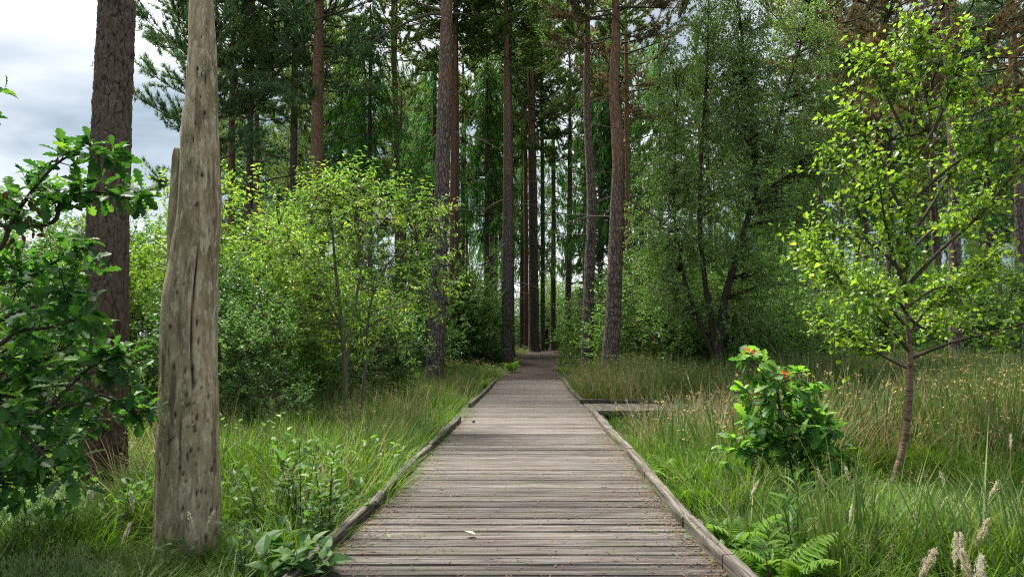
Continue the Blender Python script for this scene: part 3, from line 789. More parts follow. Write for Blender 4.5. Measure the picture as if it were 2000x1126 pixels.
pine(PINE, 'brown-needled pine spreading above the birch sapling', 'pine tree',
     [(1866, 700, 24), (1862, 300, 20), (1850, 100, 17), (1840, 0, 14)], 20, 18, PC[4], 250, M['bark_a'], 6, cr=1.1)
pine(PINE, 'pine at the right picture edge behind the birch sapling', 'pine tree',
     [(1992, 700, 17), (1990, 400, 15), (1985, 200, 13)], 23, 19, PC[3], 250, M['bark_a'], 5)
pine(PINE, 'thin far pine between the dark pine and the larch sapling', 'pine tree',
     [(506, 600, 11), (503, 380, 10), (502, 200, 8)], 34, 19, PC[1], 240, M['bark_red'], 5)
pine(PINE, 'nearly black thin trunk right beside the reddish slim pine', 'pine tree',
     [(895, 640, 11), (893, 400, 10), (892, 200, 9)], 32, 20, PC[0], 150, M['bark_c'], 5)
pine(PINE, 'tall pine behind the brown-needled one at upper right', 'pine tree',
     [(1740, 700, 15), (1738, 400, 13), (1735, 150, 11)], 30, 21, PC[4], 330, M['bark_c'], 4)

# larches with hanging green boughs
for (px, d, H, cy_, ci, sc_, lab) in ((722, 27, 15, 380, 0, .9, 'larch with hanging bright green boughs behind the willow'),
        (848, 34, 16, 420, 1, .9, 'larch with drooping boughs left behind the reddish slim pine'),
        (1020, 47, 19, 520, 0, 1.0, 'larch arching over the path end from the left'),
        (1080, 52, 18, 520, 1, 1.0, 'pale green larch beyond the end of the path'),
        (950, 37, 17, 470, 0, 1.0, 'larch between the grey pine and the path edge pine'),
        (1172, 36, 17, 480, 1, .9, 'larch behind the two pines right of the path'),
        (1290, 33, 16, 400, 0, .9, 'larch behind the left side of the old birch'),
        (1690, 34, 17, 430, 1, .9, 'larch behind the birch sapling on its left'),
        (1930, 33, 17, 430, 0, .9, 'larch behind the birch sapling on its right'),
        (665, 36, 16, 380, 1, .9, 'larch behind the orange pine above the willow')):
    pine('larch_tree', lab, 'larch tree', [(px, 640, 11), (px + 1, 400, 9), (px, 250, 7)], d, H, LC[ci], cy_, M['bark_c'], 3, cr=sc_)

# ------------------------------------------------------------------ the wood behind: many like trees
fr = np.random.default_rng(99)
FT = []
for k, (H, sc_) in enumerate(((18, 'c'), (20, 'a'), (17, 'red'))):
    me, pl, pr = trunk_mesh([(0, 0, -.2), (.08, .05, H * .35), (-.05, .1, H * .7), (0, 0, H)], [.17, .14, .11, .03], M['bark_' + sc_], 10, 40, seed=70 + k); FT.append((me, H))
BKN = ('dark-barked', 'grey-barked', 'red-barked')
def where(px, what, d):
    spots = ((520, 'behind the shrubs by the dead trunk'), (640, 'behind the orange pine'), (760, 'behind the willow bush'), (860, 'left of the grey pine with the bare limb'), (960, 'between the two grey pines left of the path'), (1040, 'beyond the path end on its left'), (1130, 'beyond the path end on its right'),
             (1210, 'behind the kinked orange pine'), (1300, 'left of the old birch'), (1400, 'behind the left half of the old birch'), (1520, 'behind the leaning birch stem'), (1640, 'between old birch and birch sapling'), (1760, 'behind the left of the birch sapling'), (1880, 'behind the right of the birch sapling'), (9999, 'at the right picture edge'))
    return (what + ' ' + next(n for l_, n in spots if px < l_) + (', deep in the wood' if d < 48 else ', in the far wood')).strip()
def far_tree(px, d, kind):
    x = (px - CX) / FPX * d
    base = (x, d, float(gz(x, d)) - .05)
    k_ = fr.integers(0, 3); me, H = FT[k_]
    if kind == 'pine': cm = PC[fr.choice((0, 1, 2, 3))]; zc = fr.uniform(6.5, 10); nm, cat, lab = PINE, 'pine tree', 'slender pine in the depth of the wood'
    elif kind == 'larch': cm = LC[fr.integers(0, 2)]; zc = fr.uniform(3.5, 6.5); nm, cat, lab = 'larch_tree', 'larch tree', 'drooping green larch in the depth of the wood'
    else: cm = SC[0]; zc = fr.uniform(1.2, 4); nm, cat, lab = 'spruce_tree', 'spruce tree', 'dark spruce in the depth of the wood'
    lab = where(px, {'pine': BKN[k_] + ' slender pine', 'larch': 'far larch', 'spruce': 'far dark spruce'}[kind], d)
    t = thing(nm, lab, cat, base, lab)
    s = fr.uniform(.85, 1.15); t.scale = (s, s, s); t.rotation_euler = (0, 0, fr.uniform(0, 6.28))
    link('trunk', me, t); c = link('crown', cm, t, (0, 0, zc)); c.scale = (fr.uniform(.75, 1.05),) * 2 + ((H - zc) / CH[cm.name],)
    for _ in range(3 if kind == 'pine' else 0):
        b = link('dead_branch', DB[fr.integers(0, 6)], t, (0, 0, fr.uniform(3, zc))); b.rotation_euler = (0, fr.normal(0, .2), fr.uniform(0, 6.28))
for d, step, jit in ((37, 150, 45), (43, 120, 45), (50, 105, 40), (58, 95, 40), (68, 100, 40)):
    px = 440 + fr.uniform(0, 60)
    while px < 2080:
        q = px + fr.uniform(-jit, jit); dd = d + fr.uniform(-2.5, 2.5)
        if not abs(q - CX - path_x(min(dd, 46)) / min(dd, 46) * FPX) < 55:
            far_tree(q, dd, fr.choice(('pine', 'larch', 'spruce'), p=(.62, .23, .15)))
        px += step
# low distant treetops under the open sky at the left
for px, d, H in ((150, 60, .62), (215, 75, .6), (268, 62, .55), (60, 80, .62), (310, 70, .5), (-30, 66, .6), (110, 85, .62)):
    x = (px - CX) / FPX * d
    t = thing(PINE, 'low distant pine top on the skyline behind the left shrubs', 'pine tree', (x, d, float(gz(x, d)) - .05), 'distant pines under the open sky')
    t.scale = (H * .9, H * .9, H); t.rotation_euler = (0, 0, px)
    link('trunk', FT[0][0], t); c = link('crown', PC[3] if px % 20 else PC[1], t, (0, 0, 6)); c.scale = (1.2, 1.2, 12 / CH[c.data.name])

# ------------------------------------------------------------------ understorey broadleaves (shared meshes)
def stems_for(seed, n, h, spread, r0):
    r = np.random.default_rng(seed); out = []
    for i in range(n):
        a = r.uniform(0, 6.28); e = np.array((math.cos(a) * spread * r.uniform(.3, 1), math.sin(a) * spread * r.uniform(.3, 1), h * r.uniform(.7, 1)))
        p = curve([(0.05 * math.cos(a), .05 * math.sin(a), -.05), e * np.array((.25, .25, .35)) + r.normal(0, .06, 3), e * np.array((.6, .6, .7)) + r.normal(0, .1, 3), e], 12)
        out.append((p, np.linspace(r0, r0 * .2, 12)))
    return out
HZ = []
for k, (h, w) in enumerate(((6.0, 2.2), (5.0, 2.4), (4.2, 2.0))):
    bl = [(0, 0, h * .55, w, w, h * .45, 560), (w * .5, -.3, h * .35, w * .7, w * .8, h * .28, 220), (-w * .5, .2, h * .3, w * .7, w * .8, h * .27, 220), (0, 0, h * .12, w * .9, w * .9, h * .11, 130)]
    HZ.append(broad_mesh('foliage', 50 + k, bl, .10, .075, 'dot', (M['hazel'], M['limb']), per=15, sp=.55, droop=.25, stems=stems_for(60 + k, 6, h * .9, w * .5, .05), gap=.6))
PALE = []
def under(px, d, k, sc_, lab, nm='understorey_tree', cat='young tree', zs=1.0, grp=None):
    x = (px - CX) / FPX * d
    t = thing(nm, lab, cat, (x, d, float(gz(x, d)) - .04), grp)
    t.rotation_euler = (0, 0, px * .37 + d); t.scale = (sc_, sc_, sc_ * zs)
    link('foliage', HZ[k], t)
for a in ((912, 31, 0, .80, 'dense dark green young tree right beside the grey pine left of the path'),
          (940, 37, 1, .7, 'small leafy tree left of the straight grey pine at the path start'),
          (890, 31, 2, 1.0, 'leafy young tree behind the reddish slim pine'),
          (785, 25, 1, .85, 'dark leafy shrub behind the right side of the willow'),
          (720, 24, 0, .8, 'dark leafy shrub behind the middle of the willow'),
          (1290, 26, 1, .95, 'leafy young tree right of the stout kinked pine'),
          (1195, 29, 2, .95, 'low leafy tree filling the gap between the two pines right of the path'),
          (1176, 47, 2, .9, 'shaded shrub right of the dark pine at the path end'),
          (1310, 21, 2, 1.05, 'round leafy shrub in front of the left stems of the old birch'),
          (1380, 19.5, 1, .62, 'low spreading shrub at the foot of the leaning birch trunk'),
          (1480, 20, 2, .9, 'dense shrub right of the leaning birch trunk'),
          (1560, 22, 1, .85, 'dark shrub behind the rushes left of the birch sapling'),
          (1650, 24, 2, .95, 'dark shrub behind the rushes under the birch sapling crown'),
          (1740, 22, 1, .72, 'dark shrub directly behind the birch sapling trunk'),
          (1830, 23, 2, .85, 'dark shrub right behind the birch sapling'),
          (1920, 22, 1, .8, 'dark shrub near the right picture edge behind the rushes'),
          (2010, 21, 2, .9, 'dark shrub at the very right picture edge'),
          (1068, 60, 0, 1.0, 'pale sunlit thicket seen straight down the path'),
          (978, 56, 2, 1.1, 'green shrub left of the dark pine at the path end')):
    under(*a)
for px, d, s, lab in ((1075, 64, 2.1, 'pale green thicket filling the gap straight beyond the path'), (1040, 70, 2.3, 'pale thicket beyond the path, left one'), (1112, 68, 2.3, 'pale thicket beyond the path, right one'), (1092, 78, 2.8, 'tall pale thicket far behind the others beyond the path')):
    PALE.append((px, d, s, lab))
for px, d, k, s in ((600, 30, 1, .9), (520, 32, 2, 1.), (440, 30, 1, .85), (660, 29, 2, .95), (1420, 28, 0, 1.), (1350, 30, 1, 1.), (1520, 29, 0, .9), (1620, 32, 1, 1.), (1700, 31, 0, .9), (1790, 30, 1, .9), (1890, 30, 0, .85),
                    (1970, 29, 1, 1.), (1220, 36, 1, 1.), (1270, 38, 0, 1.), (1180, 55, 1, 1.), (840, 38, 1, 1.), (770, 36, 0, .9), (900, 42, 2, 1.1), (965, 50, 1, 1.), (1100, 66, 1, 1.), (1030, 70, 2, 1.2), (1450, 38, 1, 1.2), (1580, 40, 0, 1.1), (1750, 40, 1, 1.2), (1880, 40, 2, 1.2), (1330, 44, 1, 1.3), (560, 42, 0, 1.), (690, 44, 1, 1.1)):
    lb = where(px, 'shaded leafy tree', d); under(px, d, k, s, lb, grp=lb)

# ------------------------------------------------------------------ old birch on the right, leaning stems
def path3(pts, d, b, n=14, dy=None):
    q = np.array([P(x, yv, d) for x, yv in pts]) - b
    if dy is not None: q[:, 1] += np.array(dy)
    return curve(q, n)
bd = 18.0; bb = np.array((P(1402, 700, bd)[0], bd, float(gz(P(1402, 700, bd)[0], bd)) - .05))
def px_blob(px, py, rx, ry, d, b, n, rd=None):
    c = P(px, py, d) - b; k = d / FPX
    return (c[0], c[1], c[2], rx * k, (rd if rd else rx * k), ry * k, n)
st = [(path3([(1403, 712), (1412, 600), (1440, 500), (1462, 420), (1480, 360), (1506, 300)], bd, bb), np.linspace(.115, .045, 14)),
      (path3([(1462, 420), (1500, 370), (1560, 330)], bd, bb, 10), np.linspace(.06, .02, 10)),
      (path3([(1480, 360), (1470, 280), (1455, 180), (1450, 80), (1440, 0)], bd, bb, 14), np.linspace(.07, .03, 14)),
      (path3([(1506, 300), (1530, 200), (1560, 100), (1580, 10)], bd, bb, 12), np.linspace(.05, .02, 12)),
      (path3([(1403, 712), (1385, 560), (1378, 420), (1388, 250), (1400, 100), (1405, -60)], bd, bb, 16, (0, .3, .6, .8, .9, 1.)), np.linspace(.08, .025, 16)),
      (path3([(1400, 712), (1345, 560), (1325, 430), (1330, 300), (1340, 150)], bd, bb, 14, (0, .2, .4, .7, 1.)), np.linspace(.06, .018, 14))]
bl = [px_blob(1440, 330, 170, 190, bd, bb, 1050), px_blob(1530, 160, 105, 170, bd, bb, 1050), px_blob(1390, 160, 105, 170, bd, bb, 850), px_blob(1460, -40, 180, 130, bd, bb, 850),
      px_blob(1330, 420, 100, 130, bd, bb, 700), px_blob(1560, 340, 90, 120, bd, bb, 560), px_blob(1430, 560, 150, 110, bd, bb, 700, 1.5), px_blob(1300, 540, 80, 80, bd, bb, 160)]
t = thing('birch_tree', 'big old birch with dark leaning stems and a tall grey-green crown', 'birch tree', bb)
mbs = MB()
for p_, r_ in st: tube(mbs, p_, r_, 9, 0)
link('trunk', mbs.mesh('trunk', M['limb']), t)
link('crown', broad_mesh('crown', 81, bl, .060, .048, 'dot', (M['bigbirch'], M['twig']), per=17, sp=.55, droop=.75, stems=[(p_, r_ * .2) for p_, r_ in st], gap=.8, r_tw=.005, tw=.35), t)

# ------------------------------------------------------------------ leaf parts: alike leaves as objects on one plant
LEAFM = {}
def leaf_meshes(key, tpl, mat, aspect, n=8):
    if key not in LEAFM:
        out = []
        for k in range(n):
            V, F = template(tpl, .12 + .05 * (k % 3), .10 + .09 * (k % 4)); mb = MB(); mb.add(V * np.array((aspect, 1, 1)), F, 0, (k + .5) / n, False)
            out.append(mb.mesh('leaf', mat))
        LEAFM[key] = out
    return LEAFM[key]

def put_leaves(parent, origin, key, tpl, mat, base, D, U, L, aspect, rnd, limit=300, restname='foliage'):
    """The leaves that show largest become parts; the rest one stuff part. Coordinates are world ones; origin is the plant's base."""
    base = np.asarray(base); dist = np.linalg.norm(base - np.array((0, 0, EYE)), axis=1)
    vis = np.abs(base[:, 0] / np.maximum(base[:, 1], .1)) < .76
    order = np.argsort(dist / np.maximum(L, .001) + np.where(vis, 0, 1e4)); ms = leaf_meshes(key, tpl, mat, aspect)
    Sd, Dn, N = basis(D, U)
    for i in order[:limit]:
        o = bpy.data.objects.new('leaf', ms[min(int(rnd[i] * len(ms)), len(ms) - 1)]); COL.objects.link(o); o.parent = parent
        Mx = Matrix.Identity(4)
        for k in range(3): Mx[k][0], Mx[k][1], Mx[k][2], Mx[k][3] = Sd[i, k] * L[i], Dn[i, k] * L[i], N[i, k] * L[i], base[i, k] - origin[k]
        o.matrix_local = Mx
    rest = order[limit:]
    if len(rest):
        mb = MB(); leaves(mb, tpl, base[rest] - origin, D[rest], U[rest], L[rest], L[rest] * aspect, 0, rnd[rest])
        o = link(restname, mb.mesh(restname, mat), parent); o['kind'] = 'stuff'

def along(p, f):
    f = np.asarray(f) * (len(p) - 1 - 1e-6); i = f.astype(int); w = (f - i)[:, None]
    return p[i] * (1 - w) + p[i + 1] * w

# ------------------------------------------------------------------ birch sapling, right front
br = np.random.default_rng(5)
d0 = 6.6; gx = P(1742, 955, d0)[0]; b0 = np.array((gx, d0, float(gz(gx, d0)) - .05))
stem = np.array([P(x, yv, d0) for x, yv in ((1742, 962), (1752, 920), (1767, 860), (1776, 760), (1777, 690), (1771, 600), (1769, 520), (1773, 430), (1777, 300), (1771, 150), (1776, 45))])
stem[0] = b0 + np.array((.0, 0, 0)); sp = curve(stem, 90)
t = thing('birch_sapling', 'bright green birch sapling with peeling red-brown trunk in the rushes', 'birch sapling', b0)
sr = np.interp(np.linspace(0, 1, 90), [0, .06, .3, .5, .75, 1], [.054, .039, .032, .018, .010, .003])
a_ = np.arange(16) / 16
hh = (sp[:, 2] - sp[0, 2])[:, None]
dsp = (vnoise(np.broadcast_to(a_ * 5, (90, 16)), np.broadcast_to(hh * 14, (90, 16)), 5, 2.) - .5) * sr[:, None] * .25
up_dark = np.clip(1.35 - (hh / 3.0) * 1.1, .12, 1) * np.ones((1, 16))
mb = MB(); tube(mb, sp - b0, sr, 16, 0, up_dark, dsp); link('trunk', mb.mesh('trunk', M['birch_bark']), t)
limbs = [([(1777, 688), (1740, 650), (1690, 608), (1630, 565), (1575, 490)], -.3), ([(1772, 640), (1735, 590), (1690, 560), (1640, 520), (1620, 440)], .5), ([(1770, 570), (1725, 490), (1690, 410), (1655, 330)], -.5),
         ([(1769, 540), (1720, 480), (1668, 450), (1600, 470)], .3), ([(1773, 430), (1735, 340), (1705, 250), (1685, 190)], .3), ([(1778, 700), (1850, 668), (1930, 645), (2010, 612), (2070, 560)], -.4), ([(1775, 650), (1830, 600), (1900, 560), (1990, 500)], .5),
         ([(1770, 560), (1830, 490), (1900, 420), (1960, 330), (1990, 220)], -.3), ([(1772, 470), (1830, 390), (1880, 300), (1900, 200), (1898, 130)], .2), ([(1776, 330), (1820, 250), (1850, 160), (1862, 90)], -.2), ([(1777, 280), (1745, 200), (1725, 140), (1728, 90)], .2),
         ([(1776, 240), (1800, 150), (1805, 90), (1810, 40)], .1), ([(1771, 600), (1850, 560), (1950, 545), (2050, 470)], .7), ([(1772, 520), (1750, 420), (1700, 330), (1675, 270)], .6), ([(1770, 500), (1850, 440), (1940, 420), (2020, 340)], .8),
         ([(1773, 400), (1840, 330), (1900, 290), (1945, 215)], -.7), ([(1776, 720), (1740, 690), (1700, 640), (1660, 640)], .8), ([(1771, 610), (1720, 580), (1650, 575), (1610, 600)], -.8), ([(1773, 620), (1840, 640), (1900, 610), (1980, 625)], 1.0)]
mbl = MB(); LB_, LD_ = [], []
for pts, dy in limbs:
    n = 14; q = np.array([P(x, yv, d0) for x, yv in pts]); q[:, 1] += np.linspace(0, 1, len(q)) ** 1.2 * dy
    p = curve(q, n); ln = np.linalg.norm(p[-1] - p[0]); tube(mbl, p - b0, np.linspace(.0165, .004, n) * (.7 + .25 * ln), 6, 0)
    m = int(22 + 28 * ln)
    A = along(p, br.uniform(.22, 1, m) ** .8); dm = norm(p[-1] - p[0])
    dv = norm(dm[None] * .7 + br.normal(0, .65, (m, 3)) + np.array((0, 0, .05))); B = A + dv * br.uniform(.14, .50, (m, 1))
    twigs(mbl, A - b0, B - b0, .0035, .0016, 0, .05, br); LB_.append((A, B))
m = 130; A = along(sp, br.uniform(.52, 1, m)); dv = norm(br.normal(0, .8, (m, 3)) + np.array((0, 0, .5))); B = A + dv * br.uniform(.1, .32, (m, 1)); LB_.append((A, B)); twigs(mbl, A - b0, B - b0, .0035, .0016, 0, .05, br)
link('branch', mbl.mesh('branch', M['twig']), t)
A = np.concatenate([a for a, _ in LB_]); B = np.concatenate([b for _, b in LB_]); per = 7; n = len(A)
tt = (np.arange(per) + .7) / per
base = (A[:, None] + (B - A)[:, None] * tt[None, :, None]).reshape(-1, 3) + br.normal(0, .012, (n * per, 3))
D = norm(np.repeat(norm(B - A), per, 0) * .5 + br.normal(0, .6, (n * per, 3)) + np.array((0, 0, -.45))); U = np.array((0, 0, 1.)) + br.normal(0, .55, (n * per, 3))
L = .058 * br.uniform(.6, 1.2, n * per)
put_leaves(t, b0, 'birch', 'birch', M['birch'], base, D, U, L, .80, np.clip(br.normal(.5, .24, n * per), 0, 1))

# ------------------------------------------------------------------ oaks
def oak_clusters(ends, dirs, rng, per=6, ln=.115):
    n = len(ends)
    base = np.repeat(ends, per, 0) + rng.normal(0, .012, (n * per, 3))
    up = np.array((0, 0, 1.))
    a = (np.arange(per)[None] / per * 2 * math.pi + rng.uniform(0, 6.28, (n, 1)))
    s1 = norm(np.cross(dirs, up + rng.normal(0, .1, dirs.shape))); s2 = np.cross(s1, dirs)
    D = (dirs[:, None] * .55 + np.cos(a)[..., None] * s1[:, None] + np.sin(a)[..., None] * s2[:, None] * .75).reshape(-1, 3)
    D = norm(D + rng.normal(0, .22, (n * per, 3)) + np.array((0, 0, -.12))); U = up + rng.normal(0, .32, (n * per, 3))
    return base, D, U, ln * rng.uniform(.6, 1.2, n * per)

orr = np.random.default_rng(17)
ob = np.array((-3.55, 3.9, float(gz(-3.55, 3.9)) - .05))
t = thing('oak_sapling', 'dark green young oak reaching in from the left picture edge', 'oak sapling', ob)
OB_EXTRA = [([(-140, 700), (-90, 620), (-40, 560), (20, 520), (70, 500)], 4.3, 18, .22), ([(-140, 840), (-90, 760), (-30, 700), (30, 700), (80, 720)], 4.1, 20, .24), ([(-140, 930), (-90, 900), (-20, 890), (50, 920), (110, 940)], 4.3, 20, .22), ([(-140, 800), (-60, 820), (20, 830), (100, 830), (160, 830)], 4.3, 18, .22), ([(-140, 780), (-60, 720), (20, 680), (90, 650), (130, 640)], 4.6, 22, .25), ([(-140, 900), (-60, 860), (10, 850), (70, 860), (110, 850)], 4.7, 22, .25), ([(-140, 640), (-60, 600), (0, 560), (60, 560), (100, 570)], 4.8, 20, .25), ([(-140, 600), (-80, 500), (-30, 420), (20, 380), (60, 360)], 4.1, 18, .2), ([(-140, 820), (-80, 790), (-20, 770), (50, 780), (110, 790)], 4.0, 20, .22), ([(-140, 720), (-80, 660), (-20, 620), (40, 590)], 3.8, 14, .2), ([(-140, 960), (-80, 930), (-10, 940), (60, 950)], 4.0, 16, .22)]
OB = OB_EXTRA + [([(-140, 560), (-20, 500), (20, 440), (50, 390), (95, 335), (135, 305), (190, 300)], 3.7, 22, .14), ([(-20, 470), (80, 440), (120, 395), (180, 374), (240, 385)], 3.9, 26, .14),
      ([(-140, 700), (-30, 640), (60, 600), (120, 600), (140, 570)], 3.7, 18, .2), ([(-120, 860), (0, 833), (75, 812), (135, 755), (185, 712), (228, 712)], 3.9, 24, .16),
      ([(40, 820), (140, 790), (200, 772), (256, 806)], 3.9, 10, .12), ([(-140, 600), (-40, 560), (60, 540), (110, 510), (150, 500)], 4.3, 15, .2), ([(-140, 930), (0, 900), (80, 880), (140, 890)], 4.1, 13, .16),
      ([(-140, 760), (-20, 735), (40, 722), (100, 695), (140, 670)], 4.4, 18, .22), ([(-140, 640), (-90, 520), (-50, 400), (-30, 300), (-22, 210)], 3.9, 9, .12), ([(-140, 800), (-20, 790), (60, 860), (120, 930)], 3.6, 14, .2), ([(-140, 660), (-30, 680), (30, 650), (90, 640), (130, 630)], 3.5, 13, .2)]
mb = MB(); E, DD = [], []
trunk = curve([(0, 0, 0), (.05, 0, .6), (-.02, .02, 1.4), (.05, 0, 2.4), (.02, 0, 3.0)], 24); tube(mb, trunk, np.linspace(.07, .02, 24), 9); link('trunk', mb.mesh('trunk', M['limb']), t)
mb = MB()
for pts, d, k, spr in OB:
    p = np.array([P(x, yv, d) for x, yv in pts]); p[0] = ob + along(trunk, [np.clip((p[0, 2] - ob[2]) / 3.0, .1, 1)])[0]
    p = curve(p, 24); tube(mb, p - ob, np.linspace(.016, .004, 24), 6)
    f = orr.uniform(.25, 1, k); f[:2] = 1
    A = along(p, f); dm = norm(along(p, np.minimum(f + .02, 1)) - along(p, f - .03)); dv = norm(dm * .8 + orr.normal(0, .55, (k, 3)) + np.array((0, 0, .25))); B = A + dv * orr.uniform(.04, spr, (k, 1))
    twigs(mb, A - ob, B - ob, .004, .0025, 0, .03, orr); E.append(B); DD.append(dv)
link('branch', mb.mesh('branch', M['limb']), t)
E, DD = np.concatenate(E), np.concatenate(DD); base, D, U, L = oak_clusters(E, DD, orr, 6, .108)
put_leaves(t, ob, 'oak', 'oak', M['oak'], base, D, U, L, .60, np.clip(orr.normal(.42, .24, len(L)), 0, .99))
cc = P(38, 440, 3.75); base = cc + orr.normal(0, .07, (40, 3)); mb = MB()
leaves(mb, 'ovate', base - ob, norm(orr.normal(0, .5, (40, 3)) + np.array((0, 0, -1))), orr.normal(0, 1, (40, 3)), .055, .03, 0, orr.uniform(0, 1, 40))
o = link('dead_foliage', mb.mesh('dead_foliage', M['dead_leaf']), t); o['kind'] = 'stuff'; o['label'] = 'withered brown leaves'

d1 = 6.1; gx = P(1560, 955, d1)[0]; b1 = np.array((gx, d1, float(gz(gx, d1)) - .05))
t = thing('oak_sapling', 'small oak sapling with red shoot tips beside the side boardwalk', 'oak sapling', b1)
OB2 = [([(1562, 990), (1550, 930), (1535, 870), (1525, 800), (1512, 750), (1480, 715), (1464, 694)], 0, 13, .12), ([(1558, 920), (1500, 895), (1460, 880), (1425, 874), (1405, 880)], -.2, 16, .12), ([(1552, 905), (1510, 870), (1480, 845), (1460, 830)], -.1, 10, .14), ([(1556, 910), (1590, 870), (1612, 840), (1630, 850)], .1, 10, .13), ([(1545, 880), (1560, 820), (1580, 790), (1590, 770)], .2, 9, .13),
       ([(1538, 860), (1500, 830), (1478, 800), (1470, 770)], .2, 9, .12), ([(1528, 800), (1545, 760), (1555, 742)], -.2, 9, .12), ([(1555, 900), (1580, 880), (1600, 880)], -.3, 8, .12), ([(1540, 860), (1560, 850), (1590, 830)], -.35, 9, .13), ([(1530, 830), (1510, 790), (1500, 750)], -.25, 8, .13), ([(1555, 930), (1530, 900), (1510, 860)], -.35, 4, .10), ([(1560, 930), (1585, 905), (1610, 880)], -.25, 4, .10), ([(1550, 900), (1545, 850), (1550, 800)], -.4, 9, .15), ([(1545, 870), (1575, 840), (1600, 810)], -.1, 8, .13)]
mb = MB(); mt = MB(); E, DD = [], []
for j, (pts, dy, k, spr) in enumerate(OB2):
    p = np.array([P(x, yv, d1) for x, yv in pts]); p[:, 1] += np.linspace(0, 1, len(p)) * dy; p = curve(p, 18)
    tube(mt if j == 0 else mb, p - b1, np.linspace(.012 if j == 0 else .007, .003, 18), 6)
    f = orr.uniform(.3, 1, k); f[0] = 1
    if j == 0: f = np.clip(f, .55, .97)
    A = along(p, f); dv = norm(orr.normal(0, .7, (k, 3)) + np.array((0, 0, .3))); B = A + dv * orr.uniform(.02, spr, (k, 1)); twigs(mb, A - b1, B - b1, .003, .002, 0, .02, orr); E.append(B); DD.append(dv)
link('trunk', mt.mesh('trunk', M['limb']), t); link('branch', mb.mesh('branch', M['limb']), t)
E, DD = np.concatenate(E), np.concatenate(DD); base, D, U, L = oak_clusters(E, DD, orr, 6, .135)
put_leaves(t, b1, 'oak', 'oak', M['oak'], base, D, U, L, .60, np.clip(orr.normal(.64, .26, len(L)), 0, .99), 290)
tip = P(1466, 702, d1); b_, D_, U_, L_ = oak_clusters(np.array([tip, P(1475, 745, d1), P(1490, 770, d1)]), np.array([(0, 0, 1.)] * 3), orr, 6, .11)
put_leaves(t, b1, 'oakpale', 'oak', M['bramble'], b_, D_, U_, L_, .55, np.clip(orr.normal(.6, .2, len(L_)), 0, .99))
for px, py_, k in ((1464, 690, 5), (1535, 732, 6), (1524, 738, 4), (1563, 925, 3)):
    c = P(px, py_, d1 - .15); b_, D_, U_, L_ = oak_clusters(c[None], np.array([(0, 0, 1.)]), orr, k, .085)
    put_leaves(t, b1, 'oakred', 'oak', M['oak_red'], b_, D_, U_, L_, .5, orr.uniform(0, 1, len(L_)))

# ------------------------------------------------------------------ willow bush and the bright shrubs on the left
wd = 10.2; gx = P(668, 860, wd)[0]; wb = np.array((gx, wd, float(gz(gx, wd)) - .05))
t = thing('willow_bush', 'bright green willow bush with bare forked grey stem left of the boardwalk', 'willow bush', wb)
st = [(path3([(668, 862), (675, 760), (668, 640), (655, 520), (648, 440), (640, 380)], wd, wb, 18), np.linspace(.042, .008, 18)), (path3([(673, 730), (690, 600), (705, 500), (735, 430), (790, 390)], wd, wb, 16, (0, .1, .2, .3, .4)), np.linspace(.03, .007, 16)),
      (path3([(690, 830), (708, 720), (722, 600), (760, 520), (820, 480), (865, 480)], wd, wb, 16, (.3, .2, .0, -.2, -.3, -.4)), np.linspace(.028, .006, 16)), (path3([(668, 640), (620, 540), (570, 480), (545, 440)], wd, wb, 12), np.linspace(.02, .005, 12)),
      (path3([(700, 520), (700, 430), (690, 370)], wd, wb, 10), np.linspace(.015, .005, 10)), (path3([(720, 610), (790, 590), (850, 560)], wd, wb, 10), np.linspace(.014, .004, 10))]
mb = MB()
for p_, r_ in st: tube(mb, p_, r_, 8)
link('trunk', mb.mesh('trunk', M['twig_grey']), t)
bl = [px_blob(690, 420, 110, 70, wd, wb, 120), px_blob(790, 440, 75, 60, wd, wb, 70), px_blob(600, 470, 90, 80, wd, wb, 90), px_blob(700, 540, 120, 80, wd, wb, 95), px_blob(820, 540, 60, 60, wd, wb, 50), px_blob(590, 600, 80, 90, wd, wb, 70), px_blob(760, 640, 70, 60, wd, wb, 38), px_blob(660, 370, 60, 25, wd, wb, 22)] + [px_blob(540 + 25 * q, 395 - 38 * math.sin(q * .26 + .2) + 14 * (q % 3), 8, 26, wd, wb, 4) for q in range(13)]
mb, (base, D, U, L, Wd_, rn) = broad_mesh('crown', 91, bl, .080, .03, 'lance', None, per=13, sp=.42, droop=.3, stems=[(p_, r_ * .2) for p_, r_ in st], r_tw=.004, tw=.7, ret=True)
link('branch', mb.mesh('branch', [M['twig'], M['twig']]), t)
put_leaves(t, wb, 'willow', 'lance', M['willow'], base + wb, D, U, L, .36, rn)

BS = []
for k, (h, w, nst) in enumerate(((3.2, 1.05, 7), (2.9, 1.25, 8), (2.6, 1.1, 7))):
    bl = [(0, 0, h * .62, w, w, h * .36, 330), (w * .45, -.2, h * .45, w * .7, w * .8, h * .3, 170), (-w * .45, .1, h * .42, w * .7, w * .8, h * .3, 170), (0, -.1, h * .2, w * .8, w * .8, h * .17, 100)]
    rq = np.random.default_rng(150 + k)
    for _ in range(16):
        aq, rq_ = rq.uniform(0, 6.28), w * rq.uniform(.1, .95)
        bl.append((math.cos(aq) * rq_, math.sin(aq) * rq_, h * (1.0 - .28 * (rq_ / w) ** 2) + rq.uniform(-.1, .2), .10, .10, .34, 7))
    bl = [(*q[:6], max(5, int(q[6] * .82))) for q in bl]
    BS.append(broad_mesh('foliage', 130 + k, bl, (.084, .098, .066)[k], (.048, .036, .046)[k], ('ovate_low', 'lance', 'ovate_low')[k], (M[('bush', 'willow', 'bush_dark')[k]], M['twig']), per=14, sp=(.36, .42, .30)[k], droop=(.15, .3, .1)[k], stems=stems_for(140 + k, nst, h * .95, w * .7, .018), gap=.9, r_tw=.003, tw=.5))
